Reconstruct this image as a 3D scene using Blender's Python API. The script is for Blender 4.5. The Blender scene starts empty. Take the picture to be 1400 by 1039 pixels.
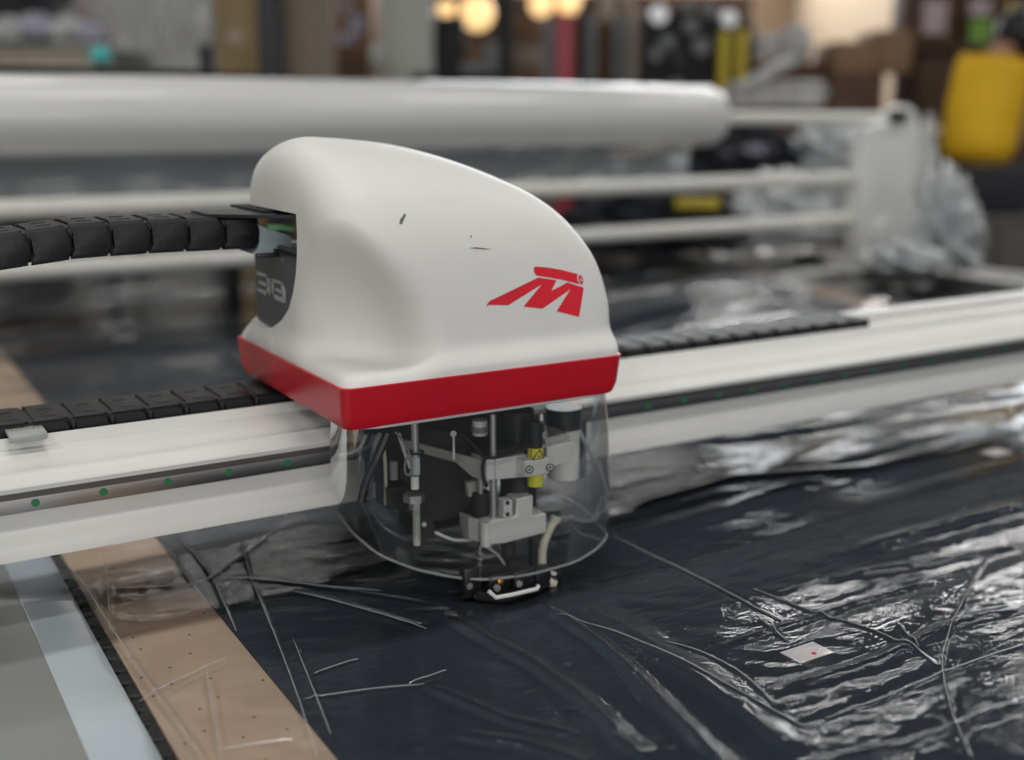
import bpy, bmesh, math, random
import numpy as np
from mathutils import Vector, Matrix
from math import sin, cos, tan, pi, radians, sqrt, atan2

random.seed(7)
rng = np.random.default_rng(11)
SC = bpy.context.scene
COL = SC.collection
S = 0.667            # the scene is laid out in units of 0.667 m and scaled to metres at the very end

# ------------------------------------------------------------------ camera
FPX, PITCH, YAW = 1570.0, radians(12.9), radians(30.8)
Fh = np.array([sin(YAW), cos(YAW), 0]); RT = np.array([cos(YAW), -sin(YAW), 0]); UZ = np.array([0, 0, 1.])
FW = Fh * cos(PITCH) - UZ * sin(PITCH); UP = Fh * sin(PITCH) + UZ * cos(PITCH)
CAM = np.array([-0.86337, -1.47108, 0.75])
cd = bpy.data.cameras.new('camera'); cam = bpy.data.objects.new('camera', cd); COL.objects.link(cam)
cam.location = Vector(CAM)
cam.rotation_euler = (pi / 2 - PITCH, 0, -YAW)
cd.sensor_width = 36.0; cd.lens = 36.0 * FPX / 1400.0
cd.clip_start = 0.02; cd.clip_end = 100
cd.dof.use_dof = True; cd.dof.focus_distance = 1.66 * S
cd.dof.aperture_fstop = 40.4 / (0.031 * S * 1000); cd.dof.aperture_blades = 0
SC.camera = cam

# ------------------------------------------------------------------ world, lamps, exposure
w = bpy.data.worlds.new('world'); SC.world = w; w.use_nodes = True
w.node_tree.nodes['Background'].inputs[0].default_value = (0.80, 0.90, 1.0, 1)
w.node_tree.nodes['Background'].inputs[1].default_value = 0.22

def area(name, loc, target, sx, sy, power, col):
    L = bpy.data.lights.new(name, 'AREA'); L.shape = 'RECTANGLE'; L.size = sx * S; L.size_y = sy * S
    L.energy = power; L.color = col
    o = bpy.data.objects.new(name, L); COL.objects.link(o); o.location = Vector(loc)
    d = (Vector(target) - Vector(loc)); o.rotation_euler = d.to_track_quat('-Z', 'Y').to_euler()
    return o
COOL = (1.0, 0.985, 0.955)
CEIL = 5.4
for xx, yy in ((-4.5, -3.5), (0.2, -3.5), (4.9, -3.5), (-4.5, 0.5), (0.2, 0.5), (4.9, 0.5), (9.6, .5), (-4.5, 4.5), (-.6, 4.5), (9.6, 4.5),
               (9.6, 8.5), (13.2, 8.5), (13.2, 4.5), (-3., 9.), (9.6, 12.5), (3.2, 12.5), (-3, 13)):
    area('ceiling_lamp', (xx, yy, CEIL - .06), (xx, yy, 0), 2.6, .42, 80 if (xx > 9 and yy == 8.5) else 28, COOL)
area('front_fill', (-1.5, -6.8, 1.9), (0, 0, .4), 7.0, 3.0, 84, (1.0, .985, .95))  # added fill from behind the camera for more frontal light, unseen
# high daylit windows at the back right corner of the hall
area('daylight_window', (11.6, 15.8, 4.0), (11.6, 2, 1.), 7.5, 2.1, 340, (0.90, 0.96, 1.0))
area('daylight_window', (15.8, 10.0, 4.0), (2, 8, 1.), 7.0, 2.1, 270, (0.90, 0.96, 1.0))

SC.view_settings.view_transform = 'Standard'; SC.view_settings.look = 'None'
SC.view_settings.gamma = 1.0; SC.view_settings.use_curve_mapping = False
SC.view_settings.exposure = 0.0

# ------------------------------------------------------------------ pixel <-> place helpers (used only to read sizes off the photograph)
def ray(x, y): return FW * FPX + RT * (x - 700) - UP * (y - 519.5)
def on(x, y, ax, v):
    r = ray(x, y); t = (v - CAM[ax]) / r[ax]; return CAM + r * t
def PX(x, y, v): return on(x, y, 0, v)
def PY(x, y, v): return on(x, y, 1, v)
def PZ(x, y, v): return on(x, y, 2, v)
def PD(x, y, d): return CAM + ray(x, y) / FPX * d

# ------------------------------------------------------------------ materials
def mat(name, col, rough=.5, metal=0., noise=0., nscale=20., bump=0., bscale=80., spec=.5, col2=None, stretch=(1, 1, 1),
        emit=0., coat=0., trans=0., detail=4.):
    m = bpy.data.materials.new(name); m.use_nodes = True
    nt = m.node_tree; b = nt.nodes['Principled BSDF']
    b.inputs['Base Color'].default_value = (*col, 1); b.inputs['Roughness'].default_value = rough
    b.inputs['Metallic'].default_value = metal; b.inputs['Specular IOR Level'].default_value = spec
    b.inputs['Coat Weight'].default_value = coat
    if trans: b.inputs['Transmission Weight'].default_value = trans
    if emit:
        b.inputs['Emission Color'].default_value = (*col, 1); b.inputs['Emission Strength'].default_value = emit
    tc = nt.nodes.new('ShaderNodeTexCoord'); mp = nt.nodes.new('ShaderNodeMapping')
    mp.inputs['Scale'].default_value = stretch
    nt.links.new(tc.outputs['Object'], mp.inputs[0])
    n = nt.nodes.new('ShaderNodeTexNoise'); n.inputs['Scale'].default_value = nscale; n.inputs['Detail'].default_value = detail
    nt.links.new(mp.outputs[0], n.inputs['Vector'])
    c2 = col2 or tuple(max(0, c * (1 - max(noise, .06))) for c in col)
    r = nt.nodes.new('ShaderNodeValToRGB'); r.color_ramp.elements[0].color = (*c2, 1); r.color_ramp.elements[1].color = (*col, 1)
    r.color_ramp.elements[0].position = .32; r.color_ramp.elements[1].position = .62
    nt.links.new(n.outputs[0], r.inputs[0]); nt.links.new(r.outputs[0], b.inputs['Base Color'])
    if bump:
        n2 = nt.nodes.new('ShaderNodeTexNoise'); n2.inputs['Scale'].default_value = bscale; n2.inputs['Detail'].default_value = 3
        nt.links.new(mp.outputs[0], n2.inputs['Vector'])
        bp = nt.nodes.new('ShaderNodeBump'); bp.inputs['Strength'].default_value = bump; bp.inputs['Distance'].default_value = .002
        nt.links.new(n2.outputs[0], bp.inputs['Height']); nt.links.new(bp.outputs[0], b.inputs['Normal'])
    return m

def film_mat(name, ior=1.5, rough=.08, tint=(1, 1, 1), milky=0., bump=.0, bscale=30, stretch=(1, 1, 1), gain=1., power=1.):
    m = bpy.data.materials.new(name); m.use_nodes = True; nt = m.node_tree; nt.nodes.clear()
    out = nt.nodes.new('ShaderNodeOutputMaterial')
    tr = nt.nodes.new('ShaderNodeBsdfTransparent'); tr.inputs[0].default_value = (*tint, 1)
    gl = nt.nodes.new('ShaderNodeBsdfGlossy'); gl.inputs['Roughness'].default_value = rough; gl.inputs[0].default_value = (1, 1, 1, 1)
    fr = nt.nodes.new('ShaderNodeFresnel'); fr.inputs[0].default_value = ior
    mu = nt.nodes.new('ShaderNodeMath'); mu.operation = 'MULTIPLY'; mu.inputs[1].default_value = gain; mu.use_clamp = True
    pw = nt.nodes.new('ShaderNodeMath'); pw.operation = 'POWER'; pw.inputs[1].default_value = power
    nt.links.new(fr.outputs[0], pw.inputs[0]); nt.links.new(pw.outputs[0], mu.inputs[0])
    mx = nt.nodes.new('ShaderNodeMixShader'); nt.links.new(mu.outputs[0], mx.inputs[0])
    nt.links.new(tr.outputs[0], mx.inputs[1]); nt.links.new(gl.outputs[0], mx.inputs[2])
    last = mx
    if milky:
        df = nt.nodes.new('ShaderNodeBsdfDiffuse'); df.inputs[0].default_value = (.85, .88, .9, 1)
        m2 = nt.nodes.new('ShaderNodeMixShader'); m2.inputs[0].default_value = milky
        nt.links.new(mx.outputs[0], m2.inputs[1]); nt.links.new(df.outputs[0], m2.inputs[2]); last = m2
    if bump:
        tc = nt.nodes.new('ShaderNodeTexCoord'); mp = nt.nodes.new('ShaderNodeMapping'); mp.inputs['Scale'].default_value = stretch
        mp.inputs['Rotation'].default_value = (0, 0, .12)
        nt.links.new(tc.outputs['Object'], mp.inputs[0])
        n = nt.nodes.new('ShaderNodeTexNoise'); n.inputs['Scale'].default_value = bscale; n.inputs['Detail'].default_value = 5
        n.inputs['Distortion'].default_value = .6
        nt.links.new(mp.outputs[0], n.inputs['Vector'])
        bp = nt.nodes.new('ShaderNodeBump'); bp.inputs['Strength'].default_value = bump; bp.inputs['Distance'].default_value = .01
        nt.links.new(n.outputs[0], bp.inputs['Height'])
        nt.links.new(bp.outputs[0], gl.inputs['Normal']); nt.links.new(bp.outputs[0], fr.inputs['Normal'])
    nt.links.new(last.outputs[0], out.inputs[0])
    return m

M = {}
M['hood'] = mat('hood_white', (.74, .73, .70), .52, noise=.10, nscale=5, col2=(.68, .67, .645), bump=.05, bscale=160)
M['red'] = mat('band_red', (.52, .008, .020), .32, noise=.12, nscale=6)
M['emblem'] = mat('emblem_red', (.78, .014, .032), .35, noise=.15, nscale=12)
M['smudge'] = mat('smudge_dark', (.16, .13, .12), .7)
M['panel'] = mat('panel_grey', (.075, .078, .088), .45, noise=.08)
M['letter'] = mat('letter_grey', (.42, .43, .44), .5)
M['black'] = mat('black_plastic', (.010, .010, .012), .38, bump=.1, noise=.2)
M['chain'] = mat('chain_black', (.006, .006, .008), .48, noise=.3, nscale=30, bump=.15, bscale=200)
M['rubber'] = mat('black_matte', (.006, .006, .007), .7)
M['alu'] = mat('brushed_aluminium', (.70, .70, .69), .42, metal=.25, noise=.10, nscale=15, bump=.12, bscale=120, stretch=(1, 1, 6))
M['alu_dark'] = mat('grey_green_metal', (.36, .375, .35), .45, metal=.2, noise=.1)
M['chrome'] = mat('chrome', (.55, .55, .55), .42, metal=1., noise=.04)
M['steel'] = mat('ground_steel', (.50, .48, .48), .33, metal=1., noise=.15, nscale=8, stretch=(.3, 6, 6), bump=.08, bscale=100)
M['beam'] = mat('beam_white', (.70, .695, .67), .38, noise=.05, nscale=9, bump=.03, bscale=60)
M['plug'] = mat('plug_green', (.012, .16, .06), .45)
M['yellow'] = mat('laser_yellow', (.62, .60, .04), .45)
M['beige'] = mat('tube_beige', (.50, .47, .38), .45)
M['whiteplastic'] = mat('white_plastic', (.66, .66, .63), .4)
M['copper'] = mat('copper', (.75, .36, .14), .3, metal=1.)
M['bluegrey'] = mat('connector_bluegrey', (.36, .43, .45), .45)
M['greenwire'] = mat('green_wire', (.24, .52, .28), .5)
M['fabric'] = mat('slate_fabric', (.019, .030, .047), .75, noise=.25, nscale=60, col2=(.015, .024, .038), bump=.3, bscale=400)
M['frame'] = mat('table_grey_paint', (.27, .28, .265), .35, noise=.06, nscale=3, bump=.03, bscale=200)
M['strip'] = mat('translucent_strip', (.52, .58, .62), .22, noise=.12, nscale=4, coat=.3)
M['bristle'] = mat('bristle_black', (.012, .013, .014), .6, noise=.3)
M['bristlebed'] = mat('bristle_bed', (.006, .007, .008), .8, noise=.3, nscale=90, bump=.5, bscale=300)
M['label'] = mat('label_paper', (.80, .76, .75), .6)
M['rollfilm'] = mat('film_roll_white', (.64, .64, .63), .30, noise=.06, nscale=2, stretch=(.3, 3, 3), coat=.4)
M['rollertube'] = mat('roller_cream', (.70, .69, .65), .35)
M['stand'] = mat('stand_white', (.74, .74, .72), .4, noise=.08, nscale=6)
M['sheetgrey'] = mat('dark_slate_sheet', (.05, .062, .072), .5, noise=.25, nscale=3, stretch=(4, 1, 1))
M['crumple'] = mat('crumpled_clear_plastic', (.62, .64, .65), .2, noise=.3, nscale=6, col2=(.34, .36, .38), bump=.5, bscale=14, coat=.5)
M['navy'] = mat('navy_cloth', (.012, .014, .022), .8, noise=.3)
M['tan'] = mat('tan_wall_paint', (.42, .31, .215), .8, noise=.1, nscale=1)
M['greywall'] = mat('grey_wall_paint', (.50, .49, .47), .8, noise=.1, nscale=1)
M['floor'] = mat('concrete_floor', (.22, .215, .20), .5, noise=.25, nscale=2, bump=.1)
M['ceil'] = mat('ceiling_paint', (.10, .105, .11), .8, noise=.25, nscale=.7)
M['card'] = mat('cardboard', (.26, .15, .085), .8, noise=.2, nscale=3)
M['carddark'] = mat('cardboard_dark', (.10, .055, .035), .8, noise=.3, nscale=3)
M['ochre'] = mat('ochre_board', (.27, .19, .08), .6, noise=.12, nscale=2)
M['taupe'] = mat('taupe_board', (.20, .16, .125), .6, noise=.1, nscale=2)
M['darkpost'] = mat('navy_grey_post', (.022, .024, .033), .5)
M['cloth'] = mat('white_cloth', (.56, .56, .55), .8, noise=.35, nscale=5, stretch=(3, 3, .6))
M['lilac'] = mat('lilac_cloth', (.42, .41, .50), .8, noise=.3, nscale=6)
M['turquoise'] = mat('turquoise_rubber', (.05, .52, .50), .35)
M['column'] = mat('column_paint', (.45, .46, .42), .6, noise=.06)
M['redpole'] = mat('red_pole', (.42, .05, .07), .45)
M['yel'] = mat('yellow_paint', (.60, .45, .02), .5)
M['brown'] = mat('brown_wrap', (.10, .05, .025), .7, noise=.3)
M['beigewrap'] = mat('beige_wrap', (.42, .36, .30), .7, noise=.2)
M['greywrap'] = mat('grey_wrap', (.20, .21, .22), .7, noise=.2)
M['green'] = mat('green_card', (.17, .33, .05), .6)
M['pink'] = mat('pink_paper', (.45, .36, .37), .6)
M['binwall'] = mat('grey_brown_bin', (.085, .078, .068), .6, noise=.08)
M['skin'] = mat('skin', (.36, .18, .11), .5)
M['hair'] = mat('dark_hair', (.008, .007, .007), .5)
M['shirt'] = mat('yellow_shirt', (.72, .42, .004), .75, noise=.12, nscale=5)
M['trouser'] = mat('dark_trousers', (.010, .011, .016), .8)
M['lampglow'] = mat('warm_lamp_glow', (1.0, .66, .30), .5, emit=1.25)
M['silver'] = mat('silver_profile', (.55, .56, .57), .3, metal=.6)

# ------------------------------------------------------------------ mesh helpers
def nb(): return bmesh.new()
def box(bm, c, s, bev=0., rot=None, seg=2):
    t = bmesh.new(); bmesh.ops.create_cube(t, size=1.0)
    bmesh.ops.scale(t, vec=s, verts=t.verts)
    if bev: bmesh.ops.bevel(t, geom=t.edges[:], offset=bev, segments=seg, profile=.5, affect='EDGES')
    if rot is not None: bmesh.ops.transform(t, matrix=rot, verts=t.verts)
    bmesh.ops.translate(t, vec=Vector(c), verts=t.verts)
    merge(bm, t); return bm
def merge(bm, t):
    me = bpy.data.meshes.new('t'); t.to_mesh(me); t.free(); bm.from_mesh(me); bpy.data.meshes.remove(me)
def tube(bm, pts, r, n=12, caps=True, smooth=0):
    pts = [Vector(p) for p in pts]
    if smooth:
        q = []
        P_ = [pts[0]] + pts + [pts[-1]]
        for i in range(1, len(P_) - 2):
            for k in range(smooth):
                t = k / smooth
                a, b, c, d = P_[i - 1], P_[i], P_[i + 1], P_[i + 2]
                q.append(.5 * ((2 * b) + (c - a) * t + (2 * a - 5 * b + 4 * c - d) * t * t + (3 * b - a - 3 * c + d) * t ** 3))
        q.append(pts[-1]); pts = q
    rs = r if isinstance(r, (list, tuple)) else [r] * len(pts)
    d0 = (pts[1] - pts[0]).normalized()
    u = d0.orthogonal().normalized(); rings = []
    for i, p in enumerate(pts):
        d = (pts[min(i + 1, len(pts) - 1)] - pts[max(i - 1, 0)]).normalized()
        u = (u - d * u.dot(d)).normalized(); v = d.cross(u)
        rings.append([bm.verts.new(p + (u * cos(2 * pi * k / n) + v * sin(2 * pi * k / n)) * rs[i]) for k in range(n)])
    for a, b in zip(rings[:-1], rings[1:]):
        for k in range(n): bm.faces.new((a[k], a[(k + 1) % n], b[(k + 1) % n], b[k]))
    if caps: bm.faces.new(rings[0][::-1]); bm.faces.new(rings[-1])
    return bm
def cyl(bm, a, b, r, n=20, r2=None): return tube(bm, [a, b], [r, r if r2 is None else r2], n)
def hexnut(bm, c, r, h): return tube(bm, [Vector(c) - Vector((0, 0, h / 2)), Vector(c) + Vector((0, 0, h / 2))], r, 6)
def prism(bm, poly, ax, a, b):
    # poly of (u, v) extruded along axis ax from a to b
    def mk(u, v, t): return (t, u, v) if ax == 0 else ((u, t, v) if ax == 1 else (u, v, t))
    A = [bm.verts.new(mk(u, v, a)) for u, v in poly]; B = [bm.verts.new(mk(u, v, b)) for u, v in poly]
    n = len(poly); bm.faces.new(A[::-1]); bm.faces.new(B)
    for k in range(n): bm.faces.new((A[k], A[(k + 1) % n], B[(k + 1) % n], B[k]))
    bmesh.ops.recalc_face_normals(bm, faces=bm.faces); return bm
def flat(poly3, thick):
    # a flat outline given as 3-D points, given a small thickness along its normal
    bm = nb(); vs = [bm.verts.new(p) for p in poly3]; fc = bm.faces.new(vs)
    bm.normal_update(); n = fc.normal.copy()
    r = bmesh.ops.extrude_face_region(bm, geom=[fc]); vv = [g for g in r['geom'] if isinstance(g, bmesh.types.BMVert)]
    bmesh.ops.translate(bm, vec=n * thick, verts=vv); bmesh.ops.recalc_face_normals(bm, faces=bm.faces); return bm

def base(name, parent):
    o = bpy.data.objects.new(name, None); COL.objects.link(o); return o
def place(name, me, m, parent=None, origin=None):
    o = bpy.data.objects.new(name, me); COL.objects.link(o)
    if m is not None and not me.materials: me.materials.append(m)
    if parent is not None:
        off = Vector(wl(parent)); o.parent = parent
        me.transform(Matrix.Translation(-off))
    elif origin is not None:
        me.transform(Matrix.Translation(-Vector(origin))); o.location = Vector(origin)
    return o
def wl(o):
    v = Vector((0, 0, 0))
    while o is not None: v = v + Vector(o.location); o = o.parent
    return v
def obj(name, bm, m, parent=None, origin=None, ang=35):
    if isinstance(bm, bpy.types.Mesh): me = bm
    else:
        me = bpy.data.meshes.new(name); bmesh.ops.recalc_face_normals(bm, faces=bm.faces); bm.to_mesh(me); bm.free()
    me.shade_smooth()
    me.set_sharp_from_angle(angle=radians(ang))
    return place(name, me, M[m] if isinstance(m, str) else m, parent, origin)
def thing(name, label, cat, loc=(0, 0, 0), group=None):
    o = bpy.data.objects.new(name, None); COL.objects.link(o); o.location = Vector(loc); o.empty_display_size = .05
    return tag(o, label, cat, group)
def tag(o, label, cat, group=None):
    o['label'] = label; o['category'] = cat
    if group: o['group'] = group
    return o
def struct(o): o['kind'] = 'structure'; return o
def copyp(o, parent, loc=None, rot=None):
    c = o.copy(); COL.objects.link(c); c.parent = parent
    if loc is not None: c.location = Vector(loc)
    if rot is not None: c.rotation_euler = rot
    return c
def noise2(x, y, seed, fx, fy):
    # smooth value noise, numpy
    r = np.random.default_rng(seed).random((64, 64))
    u = x * fx + 1000; v = y * fy + 1000
    i = np.floor(u).astype(int); j = np.floor(v).astype(int); a = u - i; b = v - j
    a = a * a * a * (a * (a * 6 - 15) + 10); b = b * b * b * (b * (b * 6 - 15) + 10)
    g = lambda p, q: r[p % 64, q % 64]
    return (g(i, j) * (1 - a) + g(i + 1, j) * a) * (1 - b) + (g(i, j + 1) * (1 - a) + g(i + 1, j + 1) * a) * b - .5
def grid_mesh(name, P, keep=None):
    nx, ny = P.shape[:2]
    idx = np.arange(nx * ny).reshape(nx, ny)
    q = np.stack([idx[:-1, :-1], idx[1:, :-1], idx[1:, 1:], idx[:-1, 1:]], -1).reshape(-1, 4)
    me = bpy.data.meshes.new(name)
    me.vertices.add(nx * ny); me.vertices.foreach_set('co', P.reshape(-1).astype(np.float32))
    me.loops.add(q.size); me.loops.foreach_set('vertex_index', q.reshape(-1).astype(np.int32))
    me.polygons.add(len(q)); me.polygons.foreach_set('loop_start', np.arange(0, q.size, 4, dtype=np.int32))
    me.update(calc_edges=True); me.validate(); me.shade_smooth(); return me

# ---------------- shape of the hood as a signed field
def smax(a,b,k):
    h=np.maximum(k-np.abs(a-b),0.)
    return np.maximum(a,b)+h*h/(4*k)
def smin(a,b,k): return -smax(-a,-b,k)
def hpl(u,v,p,q):
    # signed distance to the line p->q in the (u, v) plane, positive on its left side
    dx,dy=q[0]-p[0],q[1]-p[1];L=(dx*dx+dy*dy)**.5
    return ((v-p[1])*dx-(u-p[0])*dy)/L
def hood_field(x,y,z):
    # right side / roof: convex chain in the xz plane
    r=hpl(x,z,(-.25,.728),(-.10,.728))
    r=smax(r,hpl(x,z,(-.10,.728),(.075,.680)),.05)
    r=smax(r,hpl(x,z,(.075,.680),(.178,.602)),.06)
    r=smax(r,hpl(x,z,(.178,.602),(.236,.480)),.05)
    r=smax(r,x-(.232-.10*np.maximum(z-.45,0)),.02)
    # front: convex chain in the yz plane
    f=-y-.006+.0*z
    f=smax(f,hpl(-y,z,(-.235,.735),(-.10,.672)),.06)
    f=smax(f,hpl(-y,z,(-.10,.672),(-.030,.592)),.06)
    f=smax(f,hpl(-y,z,(-.030,.592),(-.004,.48)),.05)
    f=smax(f,hpl(-y,z,(-.004,.48),(.004,.37)),.05)
    b=smax(y-.472,hpl(y,z,(.36,.728),(.474,.672)),.06)
    body=smax(r,f,.065)
    body=smax(body,b,.05)
    body=smax(body,-.25-x,.075)
    # hollow scooped out of the front left corner
    t=np.clip((z-.42)/.20,0,1.7)
    rad=.150*(1-t*t)
    sc=rad-np.sqrt((x+.285)**2+(y-.030)**2)*1.0
    body=smax(body,sc,.06)
    # flared foot
    dx=np.abs(x+.0185)-.2425;dy=np.abs(y-.24)-.2415
    foot=smax(dx,dy,.03)
    foot=smax(foot+np.maximum(z-.372,0)*.28,z-.392,.02)
    body=smin(body,foot,.035)
    body=np.maximum(body,smax(dx,dy,.03))
    return np.maximum(body,.366-z)

# ------------------------------------------------------------------ room shell
FL = -1.2; X0, X1, Y0_, Y1 = -8., 16., -7., 16.
def slab(name, c, s, m):
    return struct(obj(name, box(nb(), c, s), m))
slab('floor', ((X0 + X1) / 2, (Y0_ + Y1) / 2, FL - .05), (X1 - X0, Y1 - Y0_, .1), 'floor')
slab('ceiling', ((X0 + X1) / 2, (Y0_ + Y1) / 2, CEIL + .05), (X1 - X0, Y1 - Y0_, .1), 'ceil')
slab('wall_back', ((X0 + X1) / 2, Y1 + .05, (FL + CEIL) / 2), (X1 - X0, .1, CEIL - FL), 'tan')
slab('wall_right', (X1 + .05, (Y0_ + Y1) / 2, (FL + CEIL) / 2), (.1, Y1 - Y0_, CEIL - FL), 'tan')
slab('wall_left', (X0 - .05, (Y0_ + Y1) / 2, (FL + CEIL) / 2), (.1, Y1 - Y0_, CEIL - FL), 'greywall')

# ------------------------------------------------------------------ cutting table
tb = thing('cutting_table', 'long grey cutting table with black bristle bed under the plastic covered fabric', 'table', (1.5, 1.8, FL))
obj('table_body', box(nb(), (1.57, 1.55, (FL + .1 - .035) / 2), (5.0, 6.4, -.035 - FL - .1), .01), 'frame', tb)
for lx in (-.6, 3.8):
    for ly in (-1.4, 1.5, 4.5): obj('foot', cyl(nb(), (lx, ly, FL), (lx, ly, FL + .12), .07), 'black', tb)
obj('side_panel', box(nb(), (-.813, 1.55, -.018), (.30, 6.4, .036), .004), 'frame', tb)
obj('bristle_bed', box(nb(), (1.53, 1.55, -.028), (4.36, 6.4, .02)), 'bristlebed', tb)
ed = obj('edge_strip', box(nb(), (-.626, 1.3, -.006), (.076, 6.0, .012), .0015), 'strip', tb)
ed['label'] = 'pale translucent plastic edge strip'
blk = None
bm = nb(); tube(bm, [(0, 0, -.022), (0, 0, -.009), (0, 0, -.007)], [.021, .021, .018], 10)
for k in range(-18, 14):
    if blk is None:
        blk = obj('bristle_block', bm, 'bristle', tb); me0 = blk.data
        me0.transform(Matrix.Translation(wl(tb))); ref = blk
    else: blk = copyp(ref, tb)
    blk.location = Vector((-.571, k * .0425 + .1, 0)) - Vector(tb.location)
for sx, wd in ((3.72, .05), (3.80, .03), (3.99, .07)):
    obj('side_rail', box(nb(), (sx, 1.55, .012), (wd, 6.4, .03), .006), 'silver', tb)
obj('side_channel', box(nb(), (3.88, 1.55, -.015), (.34, 6.4, .02), .002), 'frame', tb)

# kraft paper, fabric, labels
def sheet(name, x0, x1, y0, y1, z, th, m, skew=0.):
    bm = nb(); n = 12
    for k in range(2): pass
    poly = []
    vs = []
    for k in range(n + 1):
        t = k / n; y = y0 + (y1 - y0) * t; dx = skew * t
        vs.append([bm.verts.new((x0 + dx, y, z - th)), bm.verts.new((x1 + dx, y, z - th)), bm.verts.new((x1 + dx, y, z)), bm.verts.new((x0 + dx, y, z))])
    for a, b in zip(vs[:-1], vs[1:]):
        for j in range(4): bm.faces.new((a[j], a[(j + 1) % 4], b[(j + 1) % 4], b[j]))
    bm.faces.new(vs[0]); bm.faces.new(vs[-1][::-1])
    return obj(name, bm, m, origin=((x0 + x1) / 2, (y0 + y1) / 2, z))
# kraft material with pin holes
def kraft_mat():
    m = mat('kraft_paper', (.57, .435, .325), .75, noise=.14, nscale=14, col2=(.50, .375, .275), bump=.12, bscale=120)
    nt = m.node_tree; b = nt.nodes['Principled BSDF']; ramp = [n for n in nt.nodes if n.type == 'VALTORGB'][0]
    tc = [n for n in nt.nodes if n.type == 'TEX_COORD'][0]
    v = nt.nodes.new('ShaderNodeTexVoronoi'); v.voronoi_dimensions = '2D'; v.inputs['Scale'].default_value = 24.; v.inputs['Randomness'].default_value = 1.
    nt.links.new(tc.outputs['Object'], v.inputs['Vector'])
    lt = nt.nodes.new('ShaderNodeMath'); lt.operation = 'LESS_THAN'; lt.inputs[1].default_value = .034
    nt.links.new(v.outputs['Distance'], lt.inputs[0])
    # only a patch of the paper is perforated
    mx = nt.nodes.new('ShaderNodeMixRGB'); nt.links.new(lt.outputs[0], mx.inputs[0]); nt.links.new(ramp.outputs[0], mx.inputs[1])
    mx.inputs[2].default_value = (.05, .03, .02, 1); nt.links.new(mx.outputs[0], b.inputs['Base Color'])
    return m
M['kraft'] = kraft_mat()
k1 = sheet('kraft_paper', -.570, -.40, -1.3, 4.6, -.003, .004, 'kraft')
tag(k1, 'brown kraft paper strip at the left, running away under the white beam', 'paper')
k2 = sheet('kraft_paper', 2.60, 2.78, 1.5, 4.4, .002, .004, 'kraft', skew=.93)
tag(k2, 'brown kraft paper edge right of the fabric, beyond the beam', 'paper')
fb = obj('fabric_lay', prism(nb(), [(-.407, -1.3), (2.60, -1.3), (2.64, 1.5), (3.55, 4.4), (-.407, 4.4)], 2, -.010, 0), 'fabric', origin=(1.13, 1.65, -.01))
tag(fb, 'dark slate blue fabric spread out on the cutting table', 'fabric')
def label(px, py, ang, sx, sy, lab):
    c = PZ(px, py, 0)
    bm = box(nb(), (0, 0, .0008), (sx, sy, .0016))
    bmesh.ops.rotate(bm, cent=(0, 0, 0), matrix=Matrix.Rotation(ang, 3, 'Z'), verts=bm.verts)
    o = obj('paper_label', bm, 'label'); o.location = (c[0], c[1], .0)
    tag(o, lab, 'label'); return o
l1 = label(1103, 893, .02, .066, .040, 'small white paper label with a red mark, nearest the camera on the fabric')
mk = obj('red_mark', cyl(nb(), (0.006, -.008, .0014), (0.006, -.008, .0020), .004, 9), 'emblem'); mk.parent = l1
label(1168, 612, .02, .062, .042, 'white paper label on the fabric in front of the beam, right of the cutter')
label(1362, 619, .02, .062, .042, 'white paper label on the fabric near the right edge of the photo')
label(170, 462, .02, .075, .06, 'blurred white paper label on the fabric beyond the beam at the left')

# ------------------------------------------------------------------ the clear film over everything
def spaced(segs):
    out = []
    for a, b, d in segs: out += list(np.arange(a, b, d))
    return np.array(out + [segs[-1][1]])
xs = spaced([(-.595, -.2, .0024), (-.2, 1.05, .0026), (1.05, 1.6, .007), (1.6, 2.9, .02)])
ys = spaced([(-.72, .24, .0028), (.24, 1.0, .012), (1.0, 4.3, .022)])
XX, YY = np.meshgrid(xs, ys, indexing='ij')
ZZ = np.full_like(XX, .0065)
a_ = .10; U_ = XX * cos(a_) + YY * sin(a_); V_ = -XX * sin(a_) + YY * cos(a_)
rgt = 1 / (1 + np.exp(-(XX - .12) / .10)); far = 1 / (1 + np.exp(-(YY - .25) / .08)); rgt = np.maximum(rgt, far)
wv = noise2(U_, V_, 1, 1.6, 9) * .0095 + noise2(U_, V_, 2, 3.6, 26) * .0024 + noise2(U_ + .1 * V_, V_, 3, 8, 60) * .0006
ZZ += wv * (.06 + .94 * rgt) * (.9 + 1.1 * np.exp(-((YY - .2) / .16) ** 2) * (XX > .2) + 2.2 / (1 + np.exp(-(YY - .8) / .15)))
ZZ += noise2(XX * .8 - YY * .6, XX * .6 + YY * .8, 5, 16, 40) * .0016 * (1 - rgt * .5)
ZZ += .085 * np.exp(-((XX - 2.05) / .9) ** 2 - ((YY - 2.25) / .65) ** 2) + .03 * np.exp(-((XX - .1) / .5) ** 2 - ((YY - 2.7) / .5) ** 2)
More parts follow.
